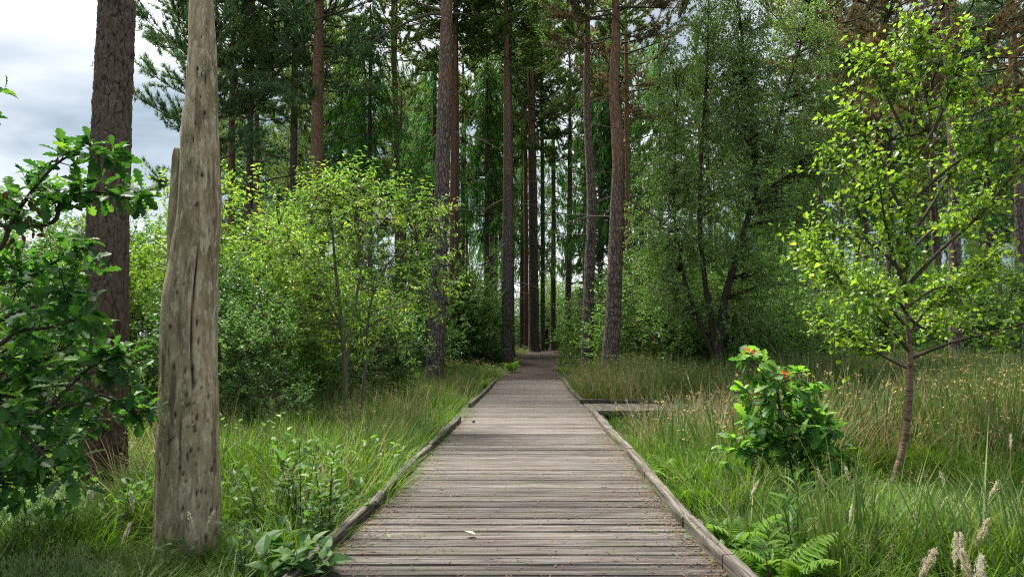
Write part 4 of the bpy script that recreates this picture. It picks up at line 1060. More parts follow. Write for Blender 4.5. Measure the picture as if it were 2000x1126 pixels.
for px, d, k, s, lab in ((470, 11.5, 0, 1.05, 'yellow-green shrub just right of the bare dead trunk'), (540, 13.0, 1, 1.05, 'leafy yellow-green shrub left behind the willow bush'), (430, 9.6, 2, .85, 'lower bright shrub right behind the foot of the dead trunk'),
                         (285, 10.5, 0, .98, 'bright shrub between the front pine and the dead trunk'), (120, 11.5, 1, 1.05, 'pale green shrub left behind the front pine'), (15, 12.5, 2, 1.25, 'pale green shrub at the left picture edge behind the oak'), (205, 13.5, 2, 1.25, 'bright shrub straight behind the front pine trunk'),
                         (610, 14.5, 0, 1.05, 'bright shrub hidden behind the willow stems'), (722, 13.2, 2, .85, 'shaded green shrub right behind the willow stems'), (500, 8.8, 2, .62, 'low leafy shrub in the grass between dead trunk and willow'), (370, 12.5, 1, 1.1, 'bright shrub hidden behind the bare dead trunk'), (60, 8.8, 2, .8, 'low bright shrub behind the oak branches at left')):
    x = (px - CX) / FPX * d
    t = thing('leafy_shrub', lab, 'shrub', (x, d, float(gz(x, d)) - .03)); t.rotation_euler = (0, 0, px * .61); t.scale = (s, s, s * 1.12)
    link('foliage', BS[k], t)

for px, d, s, lab in PALE:
    x = (px - CX) / FPX * d; t = thing('leafy_shrub', lab, 'shrub', (x, d, float(gz(x, d)) - .03)); t.rotation_euler = (0, 0, px * .61); t.scale = (s, s, s); link('foliage', BS[px % 3], t)
# larch saplings and a small pine
SPM = conifer_crown('foliage', 35, 4.2, 1.15, 70, .1, (M['sapling'], M['twig']), 'spruce', 9, 6, 8, .05, .012)
for px, d, s, lab in ((548, 16.5, 1.18, 'pointed pale green larch sapling behind the yellow-green shrubs'), (603, 18, 1.2, 'second larch sapling tip just left of the orange pine'), (262, 15.5, .9, 'small larch sapling top between front pine and dead trunk'), (1990, 12.5, .38, 'tiny bluish larch sapling in the rushes at the right edge')):
    x = (px - CX) / FPX * d
    t = thing('larch_sapling', lab, 'larch sapling', (x, d, float(gz(x, d)) - .02)); t.scale = (s,) * 3; t.rotation_euler = (0, 0, px)
    link('foliage', SPM, t)

# ------------------------------------------------------------------ front pine with plated bark, and the bare dead trunk
d2 = 6.5; fx = P(203, 960, d2)[0]; fb = np.array((fx, d2, float(gz(fx, d2)) - .08))
n, sdn = 560, 150
k2 = d2 / FPX
pp = np.array([P(203, 965, d2), P(206, 700, d2), P(212, 400, d2), P(220, 200, d2), P(229, 0, d2)]); pp[0] = fb
p = curve(pp, n); ra = np.interp(p[:, 2], pp[:, 2], np.array((39, 38.5, 36, 34, 32)) * k2)
hz_ = p[:, 2] - fb[2]; ra = ra * (1 + .30 * np.exp(-hz_ / .18))
A_, Z_ = np.meshgrid(np.arange(sdn) / sdn, hz_)
wx = A_ * 19 + .9 * (vnoise(A_ * 6, Z_ * 5, 6, 4.) - .5); wz = Z_ * 5.0 + 1.5 * (vnoise(A_ * 8, Z_ * 7, 8, 2.) - .5)
e1, id1 = worley(wx, wz, 19, 1.); e2, id2 = worley(A_ * 38 + .5 * vnoise(A_ * 12, Z_ * 9, 12, 8.), Z_ * 13 + .8 * vnoise(A_ * 20, Z_ * 20, 20, 5.), 34, 2.)
pl_ = np.clip(e1 / .30, 0, 1) ** .6; pl2 = np.clip(e2 / .3, 0, 1)
disp = pl_ * .009 + pl2 * .006 + id2 * .009 + id1 * .007 + (vnoise(A_ * 60, Z_ * 45, 60, 3.) - .5) * .004 - .016
crk = np.clip(.25 + .35 * pl_ + .30 * pl2 * pl_ + .45 * (id2 - .5) + .25 * (vnoise(A_ * 30, Z_ * 12, 30, 7.) - .5), 0, 1)
mb = MB(); tube(mb, p - fb, ra, sdn, 0, crk, disp, cap=False)
t = thing(PINE, 'rough plated pine trunk behind the oak leaves in the left front', 'pine tree', fb)
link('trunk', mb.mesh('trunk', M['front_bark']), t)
topp = p[-1] - fb; dirn = norm(p[-1] - p[-40])
me, plx, prx = trunk_mesh([topp - dirn * .02, topp + dirn * 4, topp + dirn * 9 + np.array((.2, 0, 0)), topp + dirn * 12.0], [ra[-1] * .70, .12, .09, .03], M['bark_b'], 16, 50, seed=3)
link('trunk', me, t)
c = link('crown', PC[1], t, plx[18]); c.scale = (.9, .9, .95)
mb = MB(); r3 = np.random.default_rng(8)
for px, py_, ex, ey in ((258, 38, 292, 62), (253, 150, 302, 205), (252, 168, 285, 180), (262, 42, 280, 30), (186, 120, 176, 128), (250, 205, 262, 214), (184, 250, 172, 262), (248, 300, 258, 312)):
    A = P(px - 4, py_, d2) - fb; B = P(ex, ey, d2 - .1) - fb; twigs(mb, [A], [B], .006, .002, 0, .12, r3)
link('twig', mb.mesh('twig', M['dry_limb']), t)

d3 = 4.55; sx = P(368, 1090, d3)[0]; sb = np.array((sx, d3, float(gz(sx, d3)) - .10)); k3 = d3 / FPX
n, sdn = 420, 132
pp = np.array([P(370, 1100, d3), P(367, 930, d3), P(368, 760, d3), P(371, 580, d3), P(388, 410, d3), P(390, 250, d3), P(394, 180, d3), P(395, 90, d3), P(393, 0, d3), P(396, -150, d3), P(399, -260, d3)]); pp[0] = sb
p = curve(pp, n); ra = np.interp(p[:, 2], pp[:, 2], np.array((59, 57.5, 53.5, 50, 40, 34, 30, 27, 23.5, 21, 19)) * k3)
hz_ = p[:, 2] - sb[2]; A_, Z_ = np.meshgrid(np.arange(sdn) / sdn, hz_)
disp = (vnoise(A_ * 14, Z_ * 1.1, 14, 1.) - .5) * .008 + (vnoise(A_ * 40, Z_ * 2.2, 40, 2.) - .5) * .0045 + (vnoise(A_ * 9, Z_ * 6, 9, 3.) - .5) * .006 + (vnoise(A_ * 5, Z_ * .8, 5, 6.) - .5) * .02
colr = np.ones_like(disp)
# the side of the trunk that faces the camera sits near angle 0.5 turn on the tube's own frame: find it from the geometry
T_, N_, B_ = frames(p); tocam = norm(np.array((0, 0, 0.)) - np.array((sx, d3, 0))); ac = math.atan2(float(B_[50] @ tocam), float(N_[50] @ tocam)) / (2 * math.pi) % 1.0
right = np.array((1.0, 0, 0)); sgn = 1 if (math.cos(2 * math.pi * (ac + .1)) * N_[50] + math.sin(2 * math.pi * (ac + .1)) * B_[50]) @ right > 0 else -1
def adist(c): return np.abs((A_ - c + .5) % 1 - .5)
def at_px(dx): return ac + sgn * math.asin(np.clip(dx, -.98, .98)) / (2 * math.pi)
cr_c = at_px(.12) + .004 * np.sin(Z_ * 7); mask = sstep(1.15, 1.3, Z_) * (1 - sstep(2.0, 2.25, Z_)); g = np.exp(-(adist(cr_c) / .0045) ** 2) * mask
disp -= g * .03; colr -= g
cr_c = at_px(-.25) + .003 * np.sin(Z_ * 9); g = np.exp(-(adist(cr_c) / .004) ** 2) * sstep(.35, .5, Z_) * (1 - sstep(.95, 1.1, Z_)); disp -= g * .012; colr -= g * .7
r4 = np.random.default_rng(31)
for _ in range(150):                      # beetle and woodpecker holes, most of them low down
    z0 = r4.uniform(.25, 1.35) if r4.uniform() < .8 else r4.uniform(1.3, 3.6); a0 = at_px(r4.uniform(-.95, .95)); big = r4.uniform() < .16
    w = r4.uniform(.004, .0065) if big else r4.uniform(.0028, .0045); hgt = r4.uniform(.012, .03) if big else r4.uniform(.004, .008)
    i0, i1 = np.searchsorted(hz_, (z0 - .15, z0 + .15)); sl = slice(i0, i1)
    g = np.exp(-(adist(a0)[sl] / w) ** 2 - ((Z_[sl] - z0) / hgt) ** 2); disp[sl] -= g * (.022 if big else .016); colr[sl] -= g * 1.1
for z0, dx in ((2.62, .1), (3.05, .25), (2.42, -.1), (1.62, -.6), (3.35, -.3)):   # knots with a raised lip
    a0 = at_px(dx); g = np.exp(-(adist(a0) / .022) ** 2 - ((Z_ - z0) / .035) ** 2); g2 = np.exp(-(adist(a0) / .009) ** 2 - ((Z_ - z0) / .014) ** 2)
    disp += g * .014 - g2 * .03; colr -= g2 * .9 + g * .25
disp += np.exp(-hz_ / .12)[:, None] * .015
jag = (vnoise(A_ * 7, A_ * 0, 7, 8.)) * .35
mb = MB(); tube(mb, p - sb, ra, sdn, 0, np.clip(colr, 0, 1), disp, cap=True)
t = thing('dead_tree', 'bare barkless dead tree trunk pitted with insect holes in the left front', 'dead tree', sb)
link('trunk', mb.mesh('trunk', M['snag']), t)
mb = MB()                                 # the split-off slab still standing against its left side
pts = np.array([P(333, 660, d3), P(335, 560, d3), P(338, 470, d3), P(342, 390, d3), P(346, 320, d3), P(348, 290, d3)]) - sb
ns = 60; q = curve(pts, ns); a_ = np.arange(20) / 20
zz = np.linspace(0, 1, ns)[:, None]
dsp = (vnoise(np.broadcast_to(a_ * 8, (ns, 20)), np.broadcast_to(zz * 6, (ns, 20)), 8, 4.) - .5) * .02
jg = np.zeros((ns, 20)); tube(mb, q, np.interp(np.linspace(0, 1, ns), [0, .5, .9, .97, 1], np.array((10, 9.5, 8, 7.5, 6)) * k3), 20, 0, .92, dsp)
link('split_slab', mb.mesh('split_slab', M['snag']), t)

# ------------------------------------------------------------------ ground plants: scattered stuff
def blade_clump(name, seed, n, h, r, w, mats, lean=.25, curl=.5, heads=0, hmat=1, straight=False, hs=.018, seg=4):
    rg = np.random.default_rng(seed); mb = MB()
    a = rg.uniform(0, 6.28, n); rr = r * np.sqrt(rg.uniform(0, 1, n)); b = np.stack([np.cos(a) * rr, np.sin(a) * rr, np.full(n, -.03)], 1)
    az = a + rg.normal(0, .8, n); dirh = np.stack([np.cos(az), np.sin(az), 0 * az], 1)
    H = h * rg.uniform(.45, 1.1, n); ln = np.abs(rg.normal(lean, .15, n)); cu = curl * rg.uniform(.1, 1.2, n)
    wdir = np.stack([-np.sin(az + rg.normal(0, .6, n)), np.cos(az), 0 * az], 1)
    ts = np.linspace(0, 1, seg); V = np.zeros((n, 2 * seg - 1, 3)); pos = []
    for i, tq in enumerate(ts):
        q = b + dirh * (H * (ln * tq + cu * tq ** 2.4))[:, None] + np.array((0, 0, 1.)) * (H * (tq - (cu * .55 if not straight else 0) * tq ** 3))[:, None]
        pos.append(q); ww = (w * (1 - .55 * tq ** 2) * rg.uniform(.85, 1.15, n))[:, None] * wdir / 2
        if i < seg - 1: V[:, 2 * i] = q - ww; V[:, 2 * i + 1] = q + ww
        else: V[:, 2 * i] = q
    Fq = np.array([(2 * i, 2 * i + 1, 2 * i + 3, 2 * i + 2) for i in range(seg - 2)]); k = 2 * seg - 1
    rn = np.clip(rg.normal(.45, .2, n), 0, 1); rn[rg.uniform(0, 1, n) < .06] = 1
    off = (np.arange(n) * k)[:, None, None]
    mb.add(V.reshape(-1, 3), (off + Fq[None]).reshape(-1, 4), 0, np.repeat(rn, k), False)
    mb.add(V[:, -3:].reshape(-1, 3), np.arange(n * 3).reshape(-1, 3), 0, np.repeat(rn, 3), False)
    if heads:
        idx = rg.choice(n, heads, replace=False); f = .82; c = pos[-2][idx] * (1 - .55) + pos[-1][idx] * .55; m = 5
        cc = np.repeat(c, m, 0) + rg.normal(0, hs * .5, (heads * m, 3)); d = norm(rg.normal(0, 1, (heads * m, 3)) + np.array((0, 0, .6))); s = norm(np.cross(d, rg.normal(0, 1, d.shape)))
        VV = np.stack([cc - d * hs * .6, cc + s * hs * .35, cc + d * hs * .7, cc - s * hs * .35], 1).reshape(-1, 3)
        mb.add(VV, np.arange(heads * m * 4).reshape(-1, 4), hmat, np.repeat(rg.uniform(0, 1, heads * m), 4), False)
    return mb.mesh(name, mats)

def herb_clump(name, seed, n, h, r, leaf, mat):
    rg = np.random.default_rng(seed); mb = MB()
    a = rg.uniform(0, 6.28, n); rr = r * np.sqrt(rg.uniform(0, 1, n)); b = np.stack([np.cos(a) * rr, np.sin(a) * rr, h * rg.uniform(.1, 1, n)], 1)
    D = norm(rg.normal(0, 1, (n, 3)) * np.array((1, 1, .4)))
    leaves(mb, 'ovate_low', b, D, np.array((0, 0, 1.)) + rg.normal(0, .35, (n, 3)), leaf * rg.uniform(.6, 1.2, n), leaf * .6, 0, np.clip(rg.normal(.45, .22, n), 0, 1))
    f = np.stack([b[:, 0] * .6, b[:, 1] * .6, 0 * a], 1); twigs(mb, f[::3], b[::3], .003, .002, 1)
    return mb.mesh(name, [mat, M['twig_grey']])

def scatter(name, meshes, pts, scl, rz, idx, tilt=None):
    """One object: copies of the given clumps on the points, by geometry nodes."""
    c = bpy.data.collections.new(name + '_clumps')
    for k, m in enumerate(meshes): c.objects.link(bpy.data.objects.new('%s_clump_%02d' % (name, k), m))
    me = bpy.data.meshes.new(name); n = len(pts); me.vertices.add(n); me.vertices.foreach_set('co', np.asarray(pts, np.float32).ravel())
    at = me.attributes.new('size', 'FLOAT_VECTOR', 'POINT'); at.data.foreach_set('vector', np.asarray(scl, np.float32).ravel())
    rot = np.zeros((n, 3), np.float32); rot[:, 2] = rz
    if tilt is not None: rot[:, :2] = tilt
    at = me.attributes.new('turn', 'FLOAT_VECTOR', 'POINT'); at.data.foreach_set('vector', rot.ravel())
    at = me.attributes.new('which', 'INT', 'POINT'); at.data.foreach_set('value', np.asarray(idx, np.int32))
    o = link(name, me, kind='stuff')
    ng = bpy.data.node_groups.new(name, 'GeometryNodeTree')
    ng.interface.new_socket('Geometry', in_out='INPUT', socket_type='NodeSocketGeometry'); ng.interface.new_socket('Geometry', in_out='OUTPUT', socket_type='NodeSocketGeometry')
    N, L_ = ng.nodes, ng.links
    gi, go = N.new('NodeGroupInput'), N.new('NodeGroupOutput')
    ci = N.new('GeometryNodeCollectionInfo'); ci.inputs['Collection'].default_value = c; ci.inputs['Separate Children'].default_value = True; ci.inputs['Reset Children'].default_value = True
    ip = N.new('GeometryNodeInstanceOnPoints'); ip.inputs['Pick Instance'].default_value = True
    def na(nm, ty):
        x = N.new('GeometryNodeInputNamedAttribute'); x.data_type = ty; x.inputs['Name'].default_value = nm; return x.outputs['Attribute']
    L_.new(gi.outputs[0], ip.inputs['Points']); L_.new(ci.outputs['Instances'], ip.inputs['Instance'])
    L_.new(na('which', 'INT'), ip.inputs['Instance Index']); L_.new(na('turn', 'FLOAT_VECTOR'), ip.inputs['Rotation']); L_.new(na('size', 'FLOAT_VECTOR'), ip.inputs['Scale'])
    L_.new(ip.outputs['Instances'], go.inputs[0])
    md = o.modifiers.new('scatter', 'NODES'); md.node_group = ng
    return o

def off_walk(x, y, m=.12):
    on = (x > wl_x(y) - .10 - m) & (x < wr_x(y) + .10 + m) & (y < 23.2)
    on |= (y > BR0 - .10 - m * .3) & (y < BR1 + .10 + m * .3) & (x > 0) & (x < 11)
    on |= (np.abs(x - path_x(y)) < 1.02 + m * .4) & (y > 22.8)
    return ~on
def place(n, y0, y1, rg, pw=1.0, wide=.80, m=.12, xr=None):
    y = y0 + (y1 - y0) * rg.uniform(0, 1, n) ** pw
    x = rg.uniform(-1, 1, n) * (wide * y + 1.2)
    if xr is not None: x = xr[0] + (xr[1] - xr[0]) * rg.uniform(0, 1, n)
    k = off_walk(x, y, m); return x[k], y[k]
def pnoise(x, y, f, s): return vnoise(x * f + 50, y * f + 50, 0, s) * .65 + vnoise(x * f * 2.3 + 9, y * f * 2.3 + 4, 0, s + 5) * .35

def beside(x, y, m):
    a, b = float(wl_x(y)) - .1 - m, float(wr_x(y)) + .1 + m
    return float(x) if x < a or x > b else (a if x < .5 * (a + b) else b)
sg = np.random.default_rng(123)
GC = [blade_clump('grass_clump', 200 + i, 60, .50, .14, .0072, [M['grass']], .22, .55) for i in range(5)] + [blade_clump('grass_clump', 210 + i, 48, .38, .13, .0080, [M['grass']], .35, .9) for i in range(3)]
RF = [blade_clump('rush_clump', 225 + i, 62, 1.15, .20, .0098, [M['rush'], M['tan']], .16, .10, 15, 1, True, .017) for i in range(4)]
RC = [blade_clump('rush_clump', 220 + i, 60, 1.0, .18, .0080, [M['rush'], M['rush_head']], .16, .10, 12, 1, True, .011) for i in range(4)]
TC = [blade_clump('straw_clump', 230 + i, 26, 1.15, .22, .0080, [M['straw'], M['tan']], .22, .2, 5, 1, False, .02) for i in range(4)]
HC = [herb_clump('herb_clump', 240 + i, 60, .28, .28, .075, M['herb']) for i in range(4)]
FC = [blade_clump('grass_clump', 250 + i, 46, .55, .22, .011, [M['grass'], M['straw']], .22, .5, 12, 1, False, .04) for i in range(3)]

CLEAR = [(gx_, gy_, r_, f_) for gx_, gy_, r_, f_ in ((float(sx), 4.1, .75, .42), (float(fx), 5.7, 1.0, .40), (float(b0[0]) - .15, 5.5, 1.25, .26), (float(b1[0]), 5.5, .7, .45))]
# near and middle grass
x1, y1 = place(5200, 2.7, 9.0, sg, .9, .86, .05); x2, y2 = place(7500, 9.0, 24.0, sg, .9, .80, .10)
k1 = (x1 < 0) | (sg.uniform(0, 1, len(x1)) < .95)
x, y = np.r_[x1, x2], np.r_[y1, y2]
dens = pnoise(x, y, .9, 1.); keep = (dens + sg.normal(0, .12, len(x)) > .36) & ~((y > 9.5) & (x > 0) & (sg.uniform(0, 1, len(x)) < .65))
x, y, dens = x[keep], y[keep], dens[keep]
edge = np.minimum(np.abs(x - wl_x(y)), np.abs(x - wr_x(y))); hs = np.where(x < 0, .74, .95) + .55 * pnoise(x, y, .45, 7.) ; hs *= np.where(y < 23.3, .68 + .32 * sstep(.1, .7, edge), .7)
hs = np.where((x > 0) & (y > 8.5) & (y < BR0) & (x < 6.4), hs * .45, hs); hs = np.where((x < 0) & (y > 5.5), hs * 1.25, hs) * sg.uniform(.75, 1.2, len(x))
for cx_, cy_, cr_, cf in CLEAR:
    hs = hs * (cf + (1 - cf) * sstep(.5, 1.0, np.hypot(x - cx_, (y - cy_) * .7) / cr_))
hs = np.where((y < 5.4) & (x > 0), hs * (.50 + .5 * sstep(.5, 1.3, edge)), hs)
scl = np.stack([sg.uniform(.85, 1.25, len(x))] * 2 + [hs], 1)
idx = np.where(y > 8, sg.integers(0, 5, len(x)), sg.integers(0, 8, len(x)))
scatter('grass', GC, np.stack([x, y, gz(x, y)], 1), scl, sg.uniform(0, 6.28, len(x)), idx)
# meadow grass going on under the trees
x, y = place(5200, 20.0, 46.0, sg, 1.1, .80, .05)
keep = pnoise(x, y, .6, 2.) + sg.normal(0, .1, len(x)) > .40; x, y = x[keep], y[keep]
nearp = sstep(.9, 3.0, np.abs(x - path_x(y)))
scatter('forest_grass', FC, np.stack([x, y, gz(x, y)], 1), np.stack([sg.uniform(.9, 1.3, len(x))] * 2 + [(.45 + .55 * nearp) * sg.uniform(.6, 1.2, len(x))], 1), sg.uniform(0, 6.28, len(x)), sg.integers(0, 3, len(x)))
# rushes right of the boardwalk
x, y = place(7600, 3.4, 20.5, sg, .85, .80, .20); keep = (x > 0) & ~((y > 8.2) & (y < BR0) & (x < 6.2) & (sg.uniform(0, 1, len(x)) < .84)) & ((y > 7.2) | (sg.uniform(0, 1, len(x)) < .22)) & (pnoise(x, y, .5, 11.) + sg.normal(0, .12, len(x)) > .43 - .08 * sstep(8, 12, y)); x, y = x[keep], y[keep]
edge = np.abs(x - wr_x(y)); inbr = (y < 14.6) & (y > 9)
hs = (.74 + .36 * pnoise(x, y, .6, 3.)) * (.6 + .4 * sstep(.2, 1.6, edge)) * np.where((y < BR0) & (y > BR0 - 3.2) & (x < 6.4), .60, 1.0)
for cx_, cy_, cr_, cf in CLEAR:
    hs = hs * (cf + (1 - cf) * sstep(.6, 1.1, np.hypot(x - cx_, (y - cy_) * .7) / cr_))
scatter('rushes', RC + RF, np.stack([x, y, gz(x, y)], 1), np.stack([sg.uniform(1.0, 1.55, len(x))] * 2 + [hs * sg.uniform(.75, 1.2, len(x))], 1), sg.uniform(0, 6.28, len(x)), sg.integers(0, 4, len(x)) + np.where(y + sg.normal(0, 1, len(x)) > 7.5, 4, 0), sg.normal(0, .06, (len(x), 2)))
# a few rushes on the left verge
x, y = place(1500, 6.0, 21.0, sg, .9, .3, .2); keep = (x < 0) & (x > -4.5) & (pnoise(x, y, .7, 21.) > .5); x, y = x[keep], y[keep]
scatter('verge_rushes', RC, np.stack([x, y, gz(x, y)], 1), np.stack([np.full(len(x), .9)] * 2 + [sg.uniform(.5, .8, len(x))], 1), sg.uniform(0, 6.28, len(x)), sg.integers(0, 4, len(x)))
# dry straw in the rushes
x, y = place(4700, 6.8, 20.5, sg, .9, .80, .25); keep = (x > .3) & ~((y > 8.2) & (y < BR0) & (x < 6.2) & (sg.uniform(0, 1, len(x)) < .80)) & (pnoise(x, y, .55, 31.) + sg.normal(0, .1, len(x)) > .46); x, y = x[keep], y[keep]
xs, ys_ = place(420, 5.0, 21.0, sg, .9, .5, .2); kk = xs < 0; x, y = np.r_[x, xs[kk]], np.r_[y, ys_[kk]]
hs = np.where(x > 0, sg.uniform(.6, 1.02, len(x)), sg.uniform(.4, .75, len(x)))
scatter('dry_grass', TC, np.stack([x, y, gz(x, y)], 1), np.stack([np.ones(len(x))] * 2 + [hs], 1), sg.uniform(0, 6.28, len(x)), sg.integers(0, 4, len(x)), sg.normal(0, .12, (len(x), 2)))
# tall seeding stalks standing through the grass on both sides
def stalk_clump(seed, n=9):
    rg = np.random.default_rng(seed); mb = MB()
    for _ in range(n):
        a = rg.uniform(0, 6.28); q = rg.uniform(0, .16); H = rg.uniform(.55, 1.0); b = np.array((math.cos(a) * q, math.sin(a) * q, 0)); az = rg.uniform(0, 6.28); le = rg.uniform(.03, .28)
        p = curve([b, b + np.array((math.cos(az) * le * .3, math.sin(az) * le * .3, H * .55)), b + np.array((math.cos(az) * le, math.sin(az) * le, H))], 8)
        tube(mb, p, np.linspace(.0018, .001, 8), 3, 0, rg.uniform(.2, 1), cap=False); m = 26; f = rg.uniform(.76, 1, m); A = along(p, f); ra = norm(rg.normal(0, 1, (m, 3)) + np.array((0, 0, .9)))
        leaves(mb, 'ovate_low', A + ra * rg.uniform(.002, .022, (m, 1)) * np.sin((f[:, None] - .74) * 11.5), ra, rg.normal(0, 1, (m, 3)), rg.uniform(.007, .014, m), .0035, 1, rg.uniform(0, .8, m))
    return mb.mesh('stalk_clump', [M['rush'], M['straw']])
SK = [stalk_clump(260 + i) for i in range(5)]
x, y = place(950, 3.3, 15.0, sg, .9, .82, .12); keep = (pnoise(x, y, .8, 51.) > .40); x, y = x[keep], y[keep]
hs = sg.uniform(.5, .95, len(x)) * np.where(y < 5, .8, 1.0)
for cx_, cy_, cr_, cf in CLEAR: hs = hs * (cf + (1 - cf) * sstep(.5, 1.0, np.hypot(x - cx_, (y - cy_) * .7) / cr_))
scatter('seeding_grass', SK, np.stack([x, y, gz(x, y)], 1), np.stack([np.ones(len(x))] * 2 + [hs], 1), sg.uniform(0, 6.28, len(x)), sg.integers(0, 5, len(x)), sg.normal(0, .08, (len(x), 2)))
# leafy ground cover
x, y = place(2600, 17.0, 52.0, sg, 1.0, .80, .05); x0, y0 = place(1700, 3.4, 17.0, sg, 1, .75, .08); kk = (x0 < -1.2) | ((x0 < 2.6) & (y0 < 7)); x, y = np.r_[x, x0[kk]], np.r_[y, y0[kk]]
keep = pnoise(x, y, .5, 41.) > .44; x, y = x[keep], y[keep]; s = sg.uniform(.6, 1.6, len(x)) * np.where(y > 22, 1.25, .8)
scatter('ground_cover', HC, np.stack([x, y, gz(x, y)], 1), np.stack([s, s, s], 1), sg.uniform(0, 6.28, len(x)), sg.integers(0, 4, len(x)))
# a fringe of leaves on the left verge of the path start
# litter along the kerbs: fallen pine needles, bits of leaf and moss
mb = MB(); lg = np.random.default_rng(55); n = 9000
yy = 3.0 + 20 * lg.uniform(0, 1, n) ** 1.4; side = lg.uniform(0, 1, n) < .5
offs = np.abs(lg.exponential(.11, n)) + .004; stray = lg.uniform(0, 1, n) < .28; offs = np.where(stray, lg.uniform(0, 1.9, n), offs)
xx = np.where(side, wl_x(yy) + offs, wr_x(yy) - offs); kk = (xx > wl_x(yy) + .003) & (xx < wr_x(yy) - .003); xx, yy = xx[kk], yy[kk]; n = len(xx)
az = lg.uniform(0, 6.28, n); ln = lg.uniform(.012, .045, n); d = np.stack([np.cos(az), np.sin(az), lg.normal(0, .12, n)], 1); s = np.stack([-np.sin(az), np.cos(az), 0 * az], 1) * lg.uniform(.0012, .0035, (n, 1))
c = np.stack([xx, yy, .005 + .014 * lg.uniform(0, 1, n) ** 2], 1)
V = np.stack([c - d * ln[:, None] / 2 - s, c - d * ln[:, None] / 2 + s, c + d * ln[:, None] / 2 + s, c + d * ln[:, None] / 2 - s], 1)
mb.add(V.reshape(-1, 3), np.arange(n * 4).reshape(-1, 4), 0, np.repeat(lg.uniform(0, 1, n), 4), False)
n = 520; yy = 3.2 + 18 * lg.uniform(0, 1, n) ** 1.3; side = lg.uniform(0, 1, n) < .5; offs = np.where(lg.uniform(0, 1, n) < .6, np.abs(lg.exponential(.08, n)) + .01, lg.uniform(0, 1.8, n)); xx = np.where(side, wl_x(yy) + offs, wr_x(yy) - offs)
leaves(mb, 'ovate_low', np.stack([xx, yy, np.full(n, .008)], 1), norm(np.stack([lg.normal(0, 1, n), lg.normal(0, 1, n), lg.uniform(0, .5, n)], 1)), np.array((0, 0, 1.)) + lg.normal(0, .3, (n, 3)), lg.uniform(.01, .03, n), .012, 1, lg.uniform(0, 1, n))
n = 900; yy = 3.2 + 18 * lg.uniform(0, 1, n) ** 1.2; side = lg.uniform(0, 1, n) < .55; xx = np.where(side, wl_x(yy) + np.abs(lg.exponential(.03, n)), wr_x(yy) - np.abs(lg.exponential(.03, n))); az = lg.uniform(0, 6.28, n)
d = norm(np.stack([np.cos(az) * .5, np.sin(az) * .5, np.ones(n)], 1)); s = np.stack([-np.sin(az), np.cos(az), 0 * az], 1) * .0025; h = lg.uniform(.02, .085, (n, 1)); c = np.stack([xx, yy, np.full(n, -.01)], 1)
mb.add(np.stack([c - s, c + s, c + d * h], 1).reshape(-1, 3), np.arange(n * 3).reshape(-1, 3), 2, np.repeat(lg.uniform(.3, 1, n), 3), False)
o = link('deck_litter', mb.mesh('deck_litter', [M['litter'], M['bramble'], M['grass']])); o['kind'] = 'stuff'

# ------------------------------------------------------------------ single plants in the front
def upright_plant(name, label, cat, px, py, d, h, nst, leaf, aspect, tpl, mat, stem_mat, seed, spread=.18, per=8, group=None, tilt=.2, key=None, droop=-.2, leafstart=.25):
    rg = np.random.default_rng(seed); g = P(px, py, d); gx = g[0] if 'on the deck' in label else beside(g[0], d, -.02 if 'left kerb' in label and d < 4.2 else .10); b = np.array((gx, d, float(gz(gx, d)) - .02))
    t = thing(name, label, cat, b, group); LBs, LDs = [], []
    for s in range(nst):
        a = rg.uniform(0, 6.28); q = spread * rg.uniform(.2, 1); H = h * rg.uniform(.7, 1.05)
        p = curve([b + np.array((math.cos(a) * q * .2, math.sin(a) * q * .2, 0)), b + np.array((math.cos(a) * q * .5, math.sin(a) * q * .5, H * .55)), b + np.array((math.cos(a) * q, math.sin(a) * q, H))], 12)
        mb = MB(); tube(mb, p - b, np.linspace(.0055, .002, 12), 5); link('stem', mb.mesh('stem', stem_mat), t)
        m = int(per * H / .5) + 3; f = np.linspace(leafstart, 1, m); A = along(p, f); az = np.arange(m) * 2.4 + a
        LBs.append(A); LDs.append(np.stack([np.cos(az), np.sin(az), .35 + f * .7 + rg.normal(0, .15, m) + droop], 1))
    base, D = np.concatenate(LBs), norm(np.concatenate(LDs)); n = len(base)
    base = base + D * .012
    put_leaves(t, b, key or cat, tpl, mat, base, D, np.array((0, 0, 1.)) + rg.normal(0, .25, (n, 3)), leaf * rg.uniform(.6, 1.15, n), aspect, np.clip(rg.normal(.5, .25, n), 0, .99))
    return t, b

upright_plant('willowherb', 'willowherb with long narrow leaves beside the right kerb end', 'willowherb', 1562, 1120, 4.05, .66, 2, .15, .20, 'lance', M['herb'], M['twig_red'], 1, .09, 13, key='wh', droop=0.0)
upright_plant('willowherb', 'shorter willowherb right below the tall one at the bottom edge', 'willowherb', 1500, 1126, 3.7, .40, 2, .12, .22, 'lance', M['herb'], M['twig_red'], 2, .10, 12, key='wh', droop=0.0)
upright_plant('broadleaf_seedling', 'dark broad-leaved seedling leaning on the near end of the left kerb', 'seedling', 600, 1110, 3.75, .34, 9, .140, .62, 'ovate', M['herb'], M['twig_grey'], 3, .32, 9, key='bl', droop=-.3)
upright_plant('broadleaf_seedling', 'broad-leaved seedling growing over the left kerb corner', 'seedling', 640, 1085, 3.95, .28, 8, .115, .70, 'ovate', M['herb'], M['twig_grey'], 4, .24, 9, key='bl', droop=-.3)
upright_plant('willow_seedling', 'tall willow seedling with red-brown stem above the left kerb', 'seedling', 655, 985, 4.7, .74, 4, .075, .55, 'ovate', M['bramble'], M['twig_red'], 5, .22, 13, key='ws')
upright_plant('willow_seedling', 'light green willow seedling among brambles left of the kerb', 'seedling', 590, 985, 5.0, .74, 5, .078, .62, 'ovate', M['bramble'], M['twig_red'], 6, .25, 13, key='ws')
